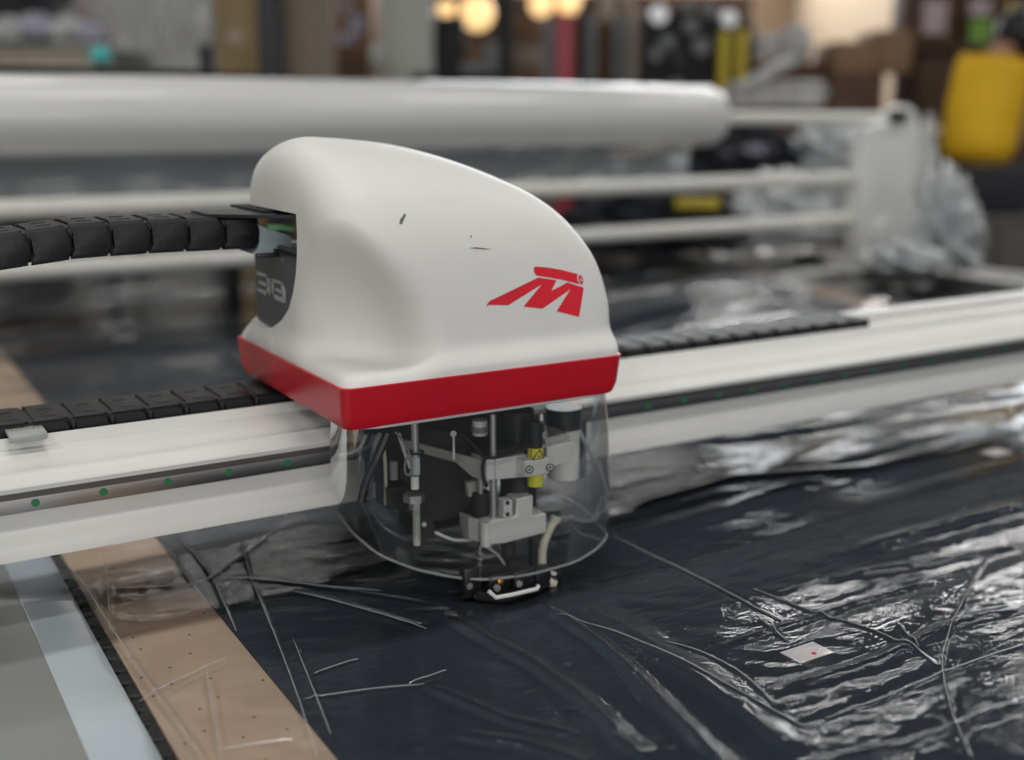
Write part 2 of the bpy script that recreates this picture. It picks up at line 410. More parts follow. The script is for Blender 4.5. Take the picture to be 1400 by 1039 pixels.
def crease(pts, sig, amp, asym=0.):
    global ZZ
    P_ = [PZ(x, y, .003)[:2] for x, y in pts]
    best = np.full_like(XX, 1e9); fade = np.zeros_like(XX); L = 0; tot = sum(np.hypot(*(b - a)) for a, b in zip(P_[:-1], P_[1:]))
    for a, b in zip(P_[:-1], P_[1:]):
        d = b - a; l = np.hypot(*d); t = np.clip(((XX - a[0]) * d[0] + (YY - a[1]) * d[1]) / l ** 2, 0, 1)
        dist = np.hypot(XX - a[0] - t * d[0], YY - a[1] - t * d[1]); s = (L + t * l) / tot; L += l
        mm = dist < best; best = np.where(mm, dist, best); fade = np.where(mm, s, fade)
    f = np.clip(np.minimum(fade, 1 - fade) * 8, .25, 1)
    ZZ = ZZ + amp * f * (np.exp(-(best / sig) ** 2) - .25 * np.exp(-(best / (3 * sig)) ** 2))
F1, F2 = .0030, .0030
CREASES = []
for pts in ([(840, 738), (930, 780), (1065, 850)],
            [(1030, 808), (1100, 835), (1190, 865), (1250, 890), (1282, 915)],
            [(1360, 742), (1330, 800), (1300, 860), (1285, 910), (1300, 980), (1325, 1039)],
            [(1130, 983), (1200, 960), (1285, 925), (1400, 888)],
            [(760, 848), (830, 862), (960, 925), (1060, 975), (1110, 1000)],
            [(910, 880), (960, 895), (1020, 925), (1060, 965)],
            [(78, 756), (124, 818), (189, 917), (277, 1039)],
            [(97, 809), (184, 809), (262, 802)],
            [(290, 793), (323, 866)], [(346, 800), (378, 878), (408, 957), (433, 1039)], [(401, 878), (452, 1007)],
            [(191, 962), (249, 931), (309, 903)], [(281, 915), (300, 1039)], [(415, 959), (480, 950), (580, 940)],
            [(203, 726), (235, 763), (262, 802)], [(240, 730), (290, 793)], [(330, 745), (345, 800)],
            [(430, 925), (490, 905)], [(150, 840), (145, 770)], [(300, 1030), (400, 1015)],
            [(1255, 890), (1225, 855)], [(1040, 850), (1075, 880)], [(560, 938), (610, 920)]):
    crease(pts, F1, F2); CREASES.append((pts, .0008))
for pts, s_, a2 in (([(255, 806), (290, 793), (370, 735), (401, 712)], .005, .002),
                ([(295, 793), (346, 795), (415, 802), (480, 812), (600, 830)], .006, .002),
                ([(400, 811), (498, 837), (583, 863)], .010, .003),
                ([(600, 838), (677, 883), (726, 909), (792, 958), (870, 1030)], .016, .011),
                ([(740, 830), (818, 880), (870, 930), (985, 1045)], .015, .013),
                ([(775, 968), (811, 1000), (870, 1030)], .009, .006),
                ([(620, 1005), (720, 1020), (800, 1045)], .010, .005),
                ([(580, 938), (690, 985), (800, 1010)], .010, .005),
                ([(990, 886), (1100, 850), (1170, 825), (1290, 792)], .008, .006),
                ([(1060, 945), (1200, 905), (1300, 860), (1400, 835)], .012, .006),
                ([(1120, 1045), (1250, 1020), (1400, 960)], .008, .005),
                ([(1170, 755), (1260, 730), (1400, 690)], .02, .012),
                ([(1150, 790), (1300, 765), (1400, 745)], .014, .008),
                ([(860, 700), (1000, 660), (1200, 640)], .016, .008),
                ([(900, 615), (1100, 590), (1400, 535)], .03, .014),
                ([(760, 820), (850, 860), (1000, 960), (1100, 1045)], .03, .008)):
    crease(pts, s_, a2)
edge = np.clip((XX + .595) / .03, 0, 1)
ZZ = np.maximum(ZZ, .0032) * edge + (1 - edge) * (.004 + .004 * np.abs(noise2(XX, YY, 9, 5, 22)))
ZZ = np.maximum(ZZ, .0030)
XE = XX - (1 - edge) * .17 * np.clip((YY - .36) / .12, 0, 1) + (1 - edge) * noise2(YY, YY, 12, 9, 3) * .02 + np.clip((XX - 1.6) / 1.3, 0, 1) * np.clip(YY - 1.6, 0, 9) * .30
film = place('plastic_film', grid_mesh('plastic_film', np.stack([XE, YY, ZZ], -1)), film_mat('clear_film', 1.5, .075, (.96, .97, .98), .004, .10, 22, (1, 4.5, 1), 2.3, 1.8), origin=(1.1, 1.5, 0))
film.data.shade_smooth()
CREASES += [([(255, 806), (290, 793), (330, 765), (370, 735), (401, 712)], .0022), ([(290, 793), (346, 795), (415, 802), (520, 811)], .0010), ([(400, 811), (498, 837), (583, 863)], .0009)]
cm_ = film_mat('crease_glint', 1.5, .1, (.95, .96, .97), .20, 0, gain=1.3)  # milky white for the tubes below, painting the glints along the creases
def film_z(x, y):
    i = min(max(np.searchsorted(xs, x), 1), len(xs) - 2); j = min(max(np.searchsorted(ys, y), 1), len(ys) - 2); return ZZ[i - 1:i + 2, j - 1:j + 2].max()
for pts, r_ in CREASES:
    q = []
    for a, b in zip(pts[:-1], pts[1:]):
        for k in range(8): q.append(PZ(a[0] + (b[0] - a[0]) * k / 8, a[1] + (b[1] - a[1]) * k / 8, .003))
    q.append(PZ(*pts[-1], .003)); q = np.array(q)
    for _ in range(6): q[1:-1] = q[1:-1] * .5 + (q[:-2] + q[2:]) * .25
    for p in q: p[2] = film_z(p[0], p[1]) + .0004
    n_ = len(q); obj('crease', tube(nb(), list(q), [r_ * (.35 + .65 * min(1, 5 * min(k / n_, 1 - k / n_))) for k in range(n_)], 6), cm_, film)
tag(film, 'clear wrinkled plastic film covering the dark fabric and kraft paper', 'film')

# ------------------------------------------------------------------ gantry beam
bx0, bx1 = -1.35, 4.0
gb = thing('gantry_beam', 'long white beam crossing the table under the cutting head', 'beam', (1.3, .35, 0))
prof = [(.208, .133), (.209, .154), (.211, .157), (.223, .175), (.223, .179), (.213, .202), (.213, .238), (.188, .240), (.186, .247), (.190, .252), (.206, .255), (.213, .263),
        (.218, .252), (.234, .252), (.250, .268), (.275, .273), (.292, .276), (.300, .291), (.309, .288), (.315, .270), (.435, .270), (.438, .290), (.445, .292), (.478, .290), (.484, .284), (.484, .133)]
obj('beam_profile', prism(nb(), prof, 0, bx0, bx1), 'beam', gb, ang=50)
obj('guide_rail', prism(nb(), [(.213, .207), (.199, .207), (.197, .211), (.197, .228), (.200, .231), (.205, .236), (.213, .237)], 0, bx0, bx1), 'steel', gb)
bm = nb(); cyl(bm, (0, 0, 0), (0, -.0012, 0), .0058, 18); pr0 = None
for k in list(range(-4, 5)) + [100 + j for j in range(0, 26)]:
    x = -.652 + k * .0928 if k < 100 else .429 + (k - 100) * .0865
    if k in (5,): continue
    if pr0 is None:
        pr0 = obj('screw_plug', bm, 'plug', gb); pr0.data.transform(Matrix.Translation(wl(gb))); o = pr0
    else: o = copyp(pr0, gb)
    o.location = Vector((x, .1972, .2195)) - Vector(gb.location)
clip = nb(); box(clip, (-.643, .2985, .2975), (.052, .050, .006), .0015)
box(clip, (-.643, .2745, .2945), (.052, .005, .010), .0015)
o = obj('cable_clip', clip, 'alu_dark', gb); o['label'] = 'brushed metal clip plate'
for dx in (-.015, .015):
    s_ = obj('clip_screw', cyl(nb(), (-.643 + dx, .300, .300), (-.643 + dx, .300, .3022), .0035, 12), 'chrome', o); 
for ex in (-1.22, 3.87):
    obj('end_carriage', box(nb(), (ex, .35, .075), (.22, .34, .11), .01), 'beam', gb)

# ------------------------------------------------------------------ cable chain (one chain: upper run, loop, lower run in the beam trough)
zt = .0
cy = .375; W = .104
upz = PY(260, 322, cy - W / 2)[2]; pts = []
xa = PY(353, 322, cy - W / 2)[0]
path = [(xa, upz), (-.42, upz + .002), (-.54, upz + .001), (-.66, upz - .010), (-.78, upz - .036), (-.88, upz - .09), (-.935, upz - .16), (-.925, upz - .225), (-.865, .305), (-.78, .289), (-.66, .289), (-.40, .288)] + [(-.4 + .1 * k, .288) for k in range(1, 17)]
PTH = []
for a, b in zip(path[:-1], path[1:]):
    for k in range(20): PTH.append((a[0] + (b[0] - a[0]) * k / 20, a[1] + (b[1] - a[1]) * k / 20))
ch = thing('cable_chain', 'black plastic cable chain entering the left of the cutting head and lying along the beam', 'cable chain', (-.5, cy, .29))
LNK = .0575; Hh = .052; Lh = .034
def link_bm(H):
    bm = nb(); w2 = W / 2
    for s in (-1, 1):
        out = []
        for k in range(9):
            a = -pi / 2 + pi * k / 8; out.append((LNK * .26 + H * .36 * cos(a), H * .5 * sin(a)))
        out += [(-LNK * .50, H * .5), (-LNK * .42, H * .3), (-LNK * .42, -H * .3), (-LNK * .50, -H * .5)]
        prism(bm, out, 1, s * w2 - s * .006, s * w2)
        t = nb(); lv = [(1., 0.), (1., .0015), (.80, .0052)]; rg = []
        for sc_, dy_ in lv: rg.append([t.verts.new((u * (sc_ * .5 + .5) - (1 - sc_) * .008, s * (w2 + dy_), v * sc_)) for u, v in out])
        for a, b in zip(rg[:-1], rg[1:]):
            for k in range(len(a)): t.faces.new((a[k], a[(k + 1) % len(a)], b[(k + 1) % len(b)], b[k]))
        t.faces.new(rg[-1]); bmesh.ops.recalc_face_normals(t, faces=t.faces); merge(bm, t)
        box(bm, (-.002, s * (w2 + .0053), 0), (LNK * .55, .001, .0015))
    box(bm, (0, 0, H * .47), (LNK * .86, W - .004, H * .07), .0012)
    box(bm, (0, 0, -H * .47), (LNK * .86, W - .004, H * .07), .0012)
    box(bm, (0, 0, 0), (LNK * 1.06, W - .004, H * .84), .002)
    for q in (-.024, .024): box(bm, (0, q, H * .515), (LNK * .35, .010, H * .03), .0006)
    return bm
big = small = None
acc = LNK * .5; last = np.array(PTH[0]); i = 1; d = 0.
cum = [0.]
for a, b in zip(PTH[:-1], PTH[1:]): cum.append(cum[-1] + math.hypot(b[0] - a[0], b[1] - a[1]))
cum = np.array(cum); PA = np.array(PTH)
n_l = int(cum[-1] / LNK); 
for k in range(n_l):
    s = (k + .5) * LNK; p = [np.interp(s, cum, PA[:, j]) for j in (0, 1)]; p2 = [np.interp(s + .02, cum, PA[:, j]) for j in (0, 1)]; p1 = [np.interp(s - .02, cum, PA[:, j]) for j in (0, 1)]
    ang = atan2(p2[1] - p1[1], p2[0] - p1[0])
    if p[0] > 1.17 and s > 1: break
    isup = s < .95
    if isup:
        if big is None: big = obj('chain_link', link_bm(Hh), 'chain', ch); big.data.transform(Matrix.Translation(wl(ch))); o = big
        else: o = copyp(big, ch)
    else:
        if small is None: small = obj('chain_link', link_bm(Lh), 'chain', ch); small.data.transform(Matrix.Translation(wl(ch))); o = small
        else: o = copyp(small, ch)
    o.location = Vector((p[0], cy, p[1])) - Vector(ch.location); o.rotation_euler = (0, -ang + (pi if isup else 0), 0)

# ------------------------------------------------------------------ cutting head
hd = thing('fabric_cutter', 'white and red fabric cutter with a clear guard, mounted on the beam', 'cutting machine', (-.02, .24, .13))
def surface_nets(fn, lo, hi, g):
    ax = [np.arange(l, h + g, g) for l, h in zip(lo, hi)]
    G = np.stack(np.meshgrid(*ax, indexing='ij'), -1); V = fn(G[..., 0], G[..., 1], G[..., 2])
    ins = V < 0
    n = [s - 1 for s in V.shape]
    cnt = np.zeros(n); acc = np.zeros(n + [3])
    corners = [(i, j, k) for i in (0, 1) for j in (0, 1) for k in (0, 1)]
    sl = lambda c: tuple(slice(c[q], c[q] + n[q]) for q in range(3))
    for a in corners:
        for q in range(3):
            if a[q]: continue
            b = list(a); b[q] = 1; b = tuple(b)
            va, vb = V[sl(a)], V[sl(b)]; cr = (va < 0) != (vb < 0)
            t = np.where(cr, va / np.where(cr, va - vb, 1), 0)
            p = np.array(a, float) + 0 * acc
            p[..., q] = t; acc += np.where(cr[..., None], p, 0); cnt += cr
    act = cnt > 0; idx = -np.ones(n, int); idx[act] = np.arange(act.sum())
    cell = np.argwhere(act); P = np.array([a[0] for a in ax]) + (cell + acc[act] / cnt[act][:, None]) * g
    for _ in range(3):
        e = 1e-4; f0 = fn(*P.T); gr = np.stack([(fn(*(P + e * np.eye(3)[q]).T) - f0) / e for q in range(3)], 1)
        stp = -(f0 / np.maximum((gr ** 2).sum(1), .2))[:, None] * gr
        P = P + np.clip(stp, -g * .5, g * .5)
    quads = []
    for q in range(3):
        u, v = (q + 1) % 3, (q + 2) % 3
        s0 = [slice(0, None)] * 3; s1 = [slice(0, None)] * 3; s0[q] = slice(0, -1); s1[q] = slice(1, None)
        cr = ins[tuple(s0)] != ins[tuple(s1)]; E = np.argwhere(cr)
        ok = (E[:, u] > 0) & (E[:, v] > 0) & (E[:, u] < n[u]) & (E[:, v] < n[v]); E = E[ok]
        def at(du, dv):
            Q = E.copy(); Q[:, u] += du; Q[:, v] += dv; return idx[tuple(Q.T)]
        F = np.stack([at(-1, -1), at(0, -1), at(0, 0), at(-1, 0)], 1)
        fl = ~ins[tuple(E.T)]; F[fl] = F[fl][:, ::-1]; quads.append(F)
    return P, np.concatenate(quads)
Pv, Qv = surface_nets(hood_field, (-.29, -.03, .355), (.26, .51, .75), .0055)
hm = bpy.data.meshes.new('hood'); hm.from_pydata(Pv.tolist(), [], Qv.tolist()); hm.update()
hood_o = bpy.data.objects.new('hood', hm); COL.objects.link(hood_o)
# slot in the left face, cut with a prism
slot = [(.194, .607), (.194, .575), (.198, .545), (.206, .515), (.222, .484), (.245, .455), (.280, .432), (.325, .413), (.373, .405), (.43, .409), (.60, .415), (.60, .607)]
cm = nb(); prism(cm, slot, 0, -.40, -.232); cme = bpy.data.meshes.new('c'); cm.to_mesh(cme); cm.free()
cut = bpy.data.objects.new('c', cme); COL.objects.link(cut)
cm2 = nb(); box(cm2, (-.16, .34, .572), (.30, .27, .071)); cme2 = bpy.data.meshes.new('c2'); cm2.to_mesh(cme2); cm2.free()
cut2 = bpy.data.objects.new('c2', cme2); COL.objects.link(cut2)
for c_ in (cut, cut2):
    md = hood_o.modifiers.new('b', 'BOOLEAN'); md.operation = 'DIFFERENCE'; md.object = c_; md.solver = 'EXACT'
dg = bpy.context.evaluated_depsgraph_get()
nm = bpy.data.meshes.new_from_object(hood_o.evaluated_get(dg))
for o in (hood_o, cut, cut2): bpy.data.objects.remove(o)
hood_me = nm; hood_me.name = 'hood'; hood_me.materials.clear()
hood_o = obj('hood', hood_me, 'hood', hd, ang=42)

def round_rect(x0, x1, y0, y1, rs, n=8):
    out = []
    for (cx, cy_, r, a0) in ((x0 + rs[0], y0 + rs[0], rs[0], pi), (x1 - rs[1], y0 + rs[1], rs[1], 1.5 * pi), (x1 - rs[2], y1 - rs[2], rs[2], 0), (x0 + rs[3], y1 - rs[3], rs[3], .5 * pi)):
        for k in range(n + 1): a = a0 + pi / 2 * k / n; out.append((cx + r * cos(a), cy_ + r * sin(a)))
    return out
def ring(levels):
    # levels: list of (outline, z) lofted in order, closed into a loop
    bm = nb(); R_ = [[bm.verts.new((x, y, z)) for x, y in o_] for o_, z in levels]
    m = len(R_)
    for q in range(m):
        a, b = R_[q], R_[(q + 1) % m]; n = len(a)
        for k in range(n): bm.faces.new((a[k], a[(k + 1) % n], b[(k + 1) % n], b[k]))
    return bm
def rr(d): return round_rect(-.266 + d, .2275 - d, -.004 + d, .484 - d, [.016, .026, .03, .02])
obj('red_band', ring([(rr(.0012), .3765), (rr(0), .375), (rr(.004), .330), (rr(.008), .316), (rr(.0095), .3135), (rr(.014), .314), (rr(.012), .374)]), 'red', hd, ang=22)
bm = nb(); o_ = rr(.013); prism(bm, o_, 2, .3300, .3340); obj('base_plate', bm, 'rubber', hd)

# emblem: traced flat, then laid on the hood surface
def lay_on_hood(pts, lift, sub=.006, name='emblem', m='emblem', parent=None, hole=None):
    bm = nb()
    def solve(x, y_):
        r = ray(x, y_); t = .75
        ts = np.linspace(.9, 1.5, 700) / 1; P_ = CAM + r[None] / FPX * (ts[:, None] * 1.4)
        v = hood_field(*P_.T); i = np.argmax(v < lift)
        return P_[max(i, 1)]
    W3 = [solve(*p) for p in pts]
    poly = [(p[0], p[2]) for p in W3]
    vs = [bm.verts.new((a, 0, b)) for a, b in poly]
    es = [bm.edges.new((vs[k], vs[(k + 1) % len(vs)])) for k in range(len(vs))]
    if hole:
        H3 = [solve(*p) for p in hole]; hv = [bm.verts.new((p[0], 0, p[2])) for p in H3]
        es += [bm.edges.new((hv[k], hv[(k + 1) % len(hv)])) for k in range(len(hv))]
    bmesh.ops.triangle_fill(bm, use_beauty=True, use_dissolve=False, edges=es)
    for _ in range(4):
        long = [e for e in bm.edges if e.calc_length() > sub]
        if not long: break
        bmesh.ops.subdivide_edges(bm, edges=long, cuts=1, use_grid_fill=False)
        bmesh.ops.triangulate(bm, faces=bm.faces)
    co = np.array([v.co[:] for v in bm.verts]); lo = np.full(len(co), -.05); hi = np.full(len(co), .25)
    for _ in range(30):
        mid = (lo + hi) / 2; o = hood_field(co[:, 0], mid, co[:, 2]) > lift
        lo = np.where(o, mid, lo); hi = np.where(o, hi, mid)
    for v, yv in zip(bm.verts, lo): v.co.y = yv
    bmesh.ops.recalc_face_normals(bm, faces=bm.faces)
    return obj(name, bm, m, parent or hd)
def z7(l): return [(640 + x / 7, 340 + y / 7) for x, y in l]
Mo = [(190, 528), (205, 500), (330, 442), (670, 275), (845, 300), (795, 403), (950, 322), (1105, 372), (1060, 652), (848, 598), (978, 385), (710, 573), (530, 553), (708, 338), (385, 540), (190, 537)]
bar = [(635, 170), (740, 177), (880, 199), (1050, 243), (1043, 262), (1044, 290), (1052, 318), (1064, 340), (900, 297), (790, 277), (655, 256), (635, 230), (628, 200)]
elp = lambda cx, cy_, a, b, n=20: [(cx + a * cos(2 * pi * k / n) + .18 * b * sin(2 * pi * k / n), cy_ + b * sin(2 * pi * k / n)) for k in range(n)]
em = lay_on_hood(z7(Mo), .0010); em['label'] = 'red angular M emblem'
lay_on_hood(z7(bar), .0010); lay_on_hood(z7(elp(1078, 296, 21, 45)), .0010, hole=z7(elp(1080, 296, 8, 19)))
for pts in ([(641, 339), (650, 338), (663, 339.5), (673, 340.5), (663, 341), (650, 340)], [(547, 300), (553, 292), (555, 293), (549, 306), (546, 306)],
            [(667, 414), (665, 419), (668, 417), (671, 413)], [(643, 322), (645, 322), (645, 324), (643, 324)]):
    o = lay_on_hood(pts, .0008, name='scuff_mark', m='smudge'); o['label'] = 'dark scuff mark'

# side panel with number, connector end
sp = nb(); pan = [(.197, .545), (.206, .515), (.222, .486), (.245, .457), (.280, .434), (.325, .415), (.373, .4065), (.435, .4065), (.435, .548), (.30, .548)]
prism(sp, pan, 0, -.2325, -.2385); obj('number_panel', sp, 'panel', hd); XP = -.2388
def z47(l): return [PX(300 + x / 4.722, 260 + y / 4.722, XP) for x, y in l]
g3 = [[(160, 235), (380, 305), (425, 375), (180, 305)], [(370, 310), (430, 375), (430, 745), (370, 720)], [(205, 415), (400, 500), (400, 565), (205, 480)], [(175, 560), (400, 660), (425, 745), (185, 635)]]
g0 = [[(465, 385), (660, 440), (700, 510), (475, 450)], [(460, 395), (505, 440), (505, 720), (465, 650)], [(650, 440), (750, 600), (750, 860), (695, 800)], [(480, 670), (720, 790), (735, 880), (540, 810)], [(540, 560), (650, 620), (650, 690), (540, 625)]]
chars3, chars0 = [[[((40 + x / 14.84) * 4.722, (95 + y / 14.84) * 4.722) for x, y in q] for q in g] for g in (g3, g0)]
for grp, nm_ in ((chars3, 'digit_three'), (chars0, 'digit_zero')):
    bm = nb()
    for q in grp:
        prism(bm, [(p[1], p[2]) for p in z47(q)], 0, XP - .0004, XP + .0001)
    obj(nm_, bm, 'letter', hd)
# black pocket and connector
pk = nb(); box(pk, (-.20, .385, .6035), (.13, .17, .004)); box(pk, (-.085, .385, .573), (.01, .17, .062)); box(pk, (-.17, .3, .5405), (.15, .19, .004))
box(pk, (-.15, .2075, .573), (.12, .004, .06)); obj('cable_pocket', pk, 'rubber', hd)
tp = nb(); prism(tp, [(-.345, cy - .045), (-.26, cy - .115), (-.10, cy - .165), (-.10, cy + .05), (-.345, cy + .05)], 2, .5965, .6015)
obj('top_bracket', tp, 'black', hd)
conn = nb(); yc = cy - W / 2 - .004
A_ = [PY(x, y, yc) for x, y in ((348, 303), (356, 309), (395, 322), (399, 326), (399, 340), (395, 343), (345, 347), (352, 341), (355, 330), (354, 315))]
prism(conn, [(p[0], p[2]) for p in A_], 1, yc, yc + .10); obj('chain_connector', conn, 'bluegrey', hd)
q0, q1 = PY(366, 310, yc - .002), PY(402, 313, yc - .002)
obj('green_wire', tube(nb(), [q0, (q0 + q1) / 2 + np.array([0, 0, .002]), q1], .006, 10), 'greenwire', hd)
q0, q1 = PY(350, 349, yc - .004), PY(400, 348, yc - .004)
lb = nb(); box(lb, (q0 + q1) / 2, (q1[0] - q0[0], .012, .006), .001); obj('lower_bracket', lb, 'black', hd)
q = PY(388, 354, yc - .02); obj('bracket_screw', cyl(nb(), q, q + np.array([0, -.004, 0]), .004, 12), 'chrome', hd)

# ------------------------------------------------------------------ clear guard
top = [(-.249, .085), (-.249, .05), (-.238, .018), (-.215, .006), (-.12, .005), (0, .005), (.12, .005), (.185, .008), (.209, .022), (.215, .05), (.216, .10)]
botp = [(462, 700, .105), (481, 728, .085), (518, 759, .066), (566, 778, .052), (616, 789, .043), (660, 793, .040), (723, 786, .040), (786, 769, .042), (817, 750, .047), (833, 731, .053)]
bot = [PZ(x, y, z) for x, y, z in botp]; bot += [np.array([.236, .10, .065])]
bot = [np.array([bot[0][0] - .004, .185, .12])] + bot if False else bot
def resample(pts, n):
    P_ = np.array(pts, float); s = np.r_[0, np.cumsum(np.linalg.norm(np.diff(P_, axis=0), axis=1))]; t = np.linspace(0, s[-1], n)
    P_ = np.stack([np.interp(t, s, P_[:, k]) for k in range(P_.shape[1])], 1)
    for _ in range(8): P_[1:-1] = P_[1:-1] * .5 + (P_[:-2] + P_[2:]) * .25
    return P_
NT = 90
tc_ = resample([(x, y, .318) for x, y in top], NT); bc_ = resample(bot, NT)
Gd = np.zeros((NT, 22, 3))
for j in range(22):
    t = j / 21; b_ = np.sin(t * pi) * .008
    Gd[:, j] = tc_ * (1 - t ** 1.15) + bc_ * t ** 1.15
    nrm = Gd[:, j] - np.array([0, .25, 0]); nrm[:, 2] = 0; nrm /= np.linalg.norm(nrm, axis=1)[:, None]; Gd[:, j] += nrm * b_
gm = grid_mesh('clear_guard', Gd)
g_mat = film_mat('clear_guard_plastic', 1.46, .05, (.86, .865, .86), .014, .06, 9, (1, 1, .4), .62, 1.4)
place('clear_guard', gm, g_mat, hd)
rim = obj('guard_rim', tube(nb(), [Vector(p) for p in Gd[:, -1]], .0022, 8), film_mat('guard_rim_plastic', 1.5, .15, (.62, .62, .60), .2, 0), hd)
obj('guard_top_rim', tube(nb(), [Vector(p) for p in Gd[:, 0] - np.array([0, .000, .006])], .0022, 8), film_mat('guard_top_plastic', 1.5, .1, (.7, .7, .7), .35, 0), hd)

# ------------------------------------------------------------------ mechanics behind the guard
def V(x, y, d): return Vector(PY(x, y, d))
def qbox(name, m, pxs, d, depth, bev=.001, parent=hd):
    # front outline (pixels) on the plane y = d, extruded backwards by depth
    poly = [(PY(x, y, d)[0], PY(x, y, d)[2]) for x, y in pxs]
    bm = nb(); prism(bm, poly, 1, d, d + depth)
    if bev: bmesh.ops.bevel(bm, geom=bm.edges[:], offset=bev, segments=1, affect='EDGES', clamp_overlap=True)
    return obj(name, bm, m, parent)
def rod(name, m, x, y0, y1, d, wpx, n=16, parent=hd):
    a, b = V(x, y0, d), V(x, y1, d); b.x = a.x; r = (V(x + wpx / 2, y0, d) - V(x - wpx / 2, y0, d)).length * .5 * .86
    return obj(name, cyl(nb(), a, b, r, n), m, parent)
bk = nb(); box(bk, (-.02, .182, .245), (.27, .01, .15), .002); box(bk, (-.02, .175, .13), (.16, .01, .12), .002); obj('dark_backing', bk, 'rubber', hd)  # black plates added to darken the inside of the guard and hide the beam
rod('guide_rod', 'chrome', 674, 566, 716, .035, 9)
rod('guide_rod', 'chrome', 657, 655, 716, .05, 7)
# upper bracket
qbox('upper_bracket', 'alu', [(665, 630), (722, 621), (722, 652), (665, 657)], .030, .05)
arm = nb(); A1 = [V(665, 630, .030), V(665, 657, .030), Vector(PX(596, 622, V(665, 630, .03).x - .012)), Vector(PX(583, 592, V(665, 630, .03).x - .02))]
prism(arm, [(.030, A1[0].z), (.030, A1[1].z), (.055, A1[1].z + .004), (.085, A1[1].z + .022), (.185, A1[1].z + .03), (.185, A1[0].z + .012), (.10, A1[0].z + .006)], 0, A1[0].x - .004, A1[0].x)
bmesh.ops.rotate(arm, cent=A1[0], matrix=Matrix.Rotation(radians(28), 3, 'Z'), verts=arm.verts)
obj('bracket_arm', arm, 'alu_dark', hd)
qbox('bracket_top', 'black', [(668, 617), (735, 607), (737, 612), (668, 629)], .034, .06)
qbox('right_bracket', 'alu', [(748, 612), (784, 604), (783, 631), (748, 640)], .036, .04)
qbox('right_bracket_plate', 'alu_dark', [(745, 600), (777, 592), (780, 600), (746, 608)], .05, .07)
# laser pointer with a warning sticker and its clamp
rod('laser_pointer', 'yellow', 732, 611, 663, .018, 21, 24); rod('laser_cap', 'black', 732, 576, 612, .018, 20, 20)
rod('laser_cable', 'whiteplastic', 740, 566, 582, .018, 5)
rod('laser_strain_relief', 'black', 737, 580, 590, .018, 14)
cl = qbox('laser_clamp', 'alu', [(717, 631), (751, 626), (751, 648), (717, 653)], .004, .030, .0015)
for sx_, sy_ in ((724, 642), (752, 639)):
    s_ = obj('clamp_screw', cyl(nb(), V(sx_, sy_, .0045), V(sx_, sy_, .0) , .0065, 18), 'black', cl)
    obj('screw_head', cyl(nb(), V(sx_, sy_, .0002), V(sx_, sy_, -.0025), .0045, 14), 'alu_dark', cl)
    obj('screw_socket', cyl(nb(), V(sx_, sy_, -.0024), V(sx_, sy_, -.0029), .0020, 6), 'rubber', cl)
tri = nb(); yy = .0055
def seg(a, b, w_):
    a, b = V(*a, yy), V(*b, yy); dd = (b - a).normalized(); nn = Vector((dd.z, 0, -dd.x)) * w_
    merge(tri, flat([a + nn, b + nn, b - nn, a - nn], .0004))
P3 = [(728, 628.5), (743, 627), (738, 614.5)]
for a, b in zip(P3, P3[1:] + P3[:1]): seg(a, b, .0008)
merge(tri, cyl(nb(), V(736.7, 624, yy), V(736.7, 624, yy - .0004), .0022, 10)); seg((726, 613), (726, 629), .0005)
obj('warning_sign', tri, 'black', hd)
# motor, L-shaped block
rod('motor', 'black', 707, 560, 625, .085, 46, 24); rod('motor', 'black', 709, 648, 688, .070, 50, 24)
qbox('slide_block', 'alu', [(707, 683), (729, 677), (729, 705), (744, 702), (747, 702), (747, 728), (690, 743), (669, 745), (669, 713), (706, 706)], .022, .035, .0015)
rod('block_corner', 'alu', 664, 713, 746, .031, 15)
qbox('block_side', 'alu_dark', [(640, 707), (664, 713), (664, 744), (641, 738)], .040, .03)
qbox('screw_plate', 'alu', [(689, 685), (701, 683), (701, 706), (689, 709)], .020, .02)
for y_ in (687.5, 703): obj('plate_screw', cyl(nb(), V(694, y_, .021), V(694, y_, .018), .0035, 10), 'rubber', hd)
rod('needle_bar', 'steel', 656, 745, 812, .040, 6); rod('drill_chuck', 'black', 695, 741, 760, .05, 22); rod('drill_bit', 'black', 694, 758, 800, .05, 6)
rod('punch_pin', 'black', 726, 735, 790, .06, 7)
# springs and holders left of the rod
for y_ in range(748, 808, 6): pass
sp_ = nb(); c0 = V(656, 748, .040); tube(sp_, [c0 + Vector((.0055 * cos(t * .8), .0055 * sin(t * .8), -.0014 * t)) for t in range(44)], .0011, 6); obj('spring', sp_, 'steel', hd)
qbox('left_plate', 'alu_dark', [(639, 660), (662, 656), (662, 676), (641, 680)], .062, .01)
rod('valve_body', 'rubber', 657, 672, 704, .058, 24); rod('valve_stem', 'steel', 655, 636, 676, .056, 8)
# white cylinder at the right
rod('air_cylinder', 'whiteplastic', 771, 582, 652, .105, 42, 28); rod('cylinder_cap', 'black', 771, 556, 584, .104, 48, 28)
rod('cylinder_post', 'rubber', 795, 572, 650, .12, 14)
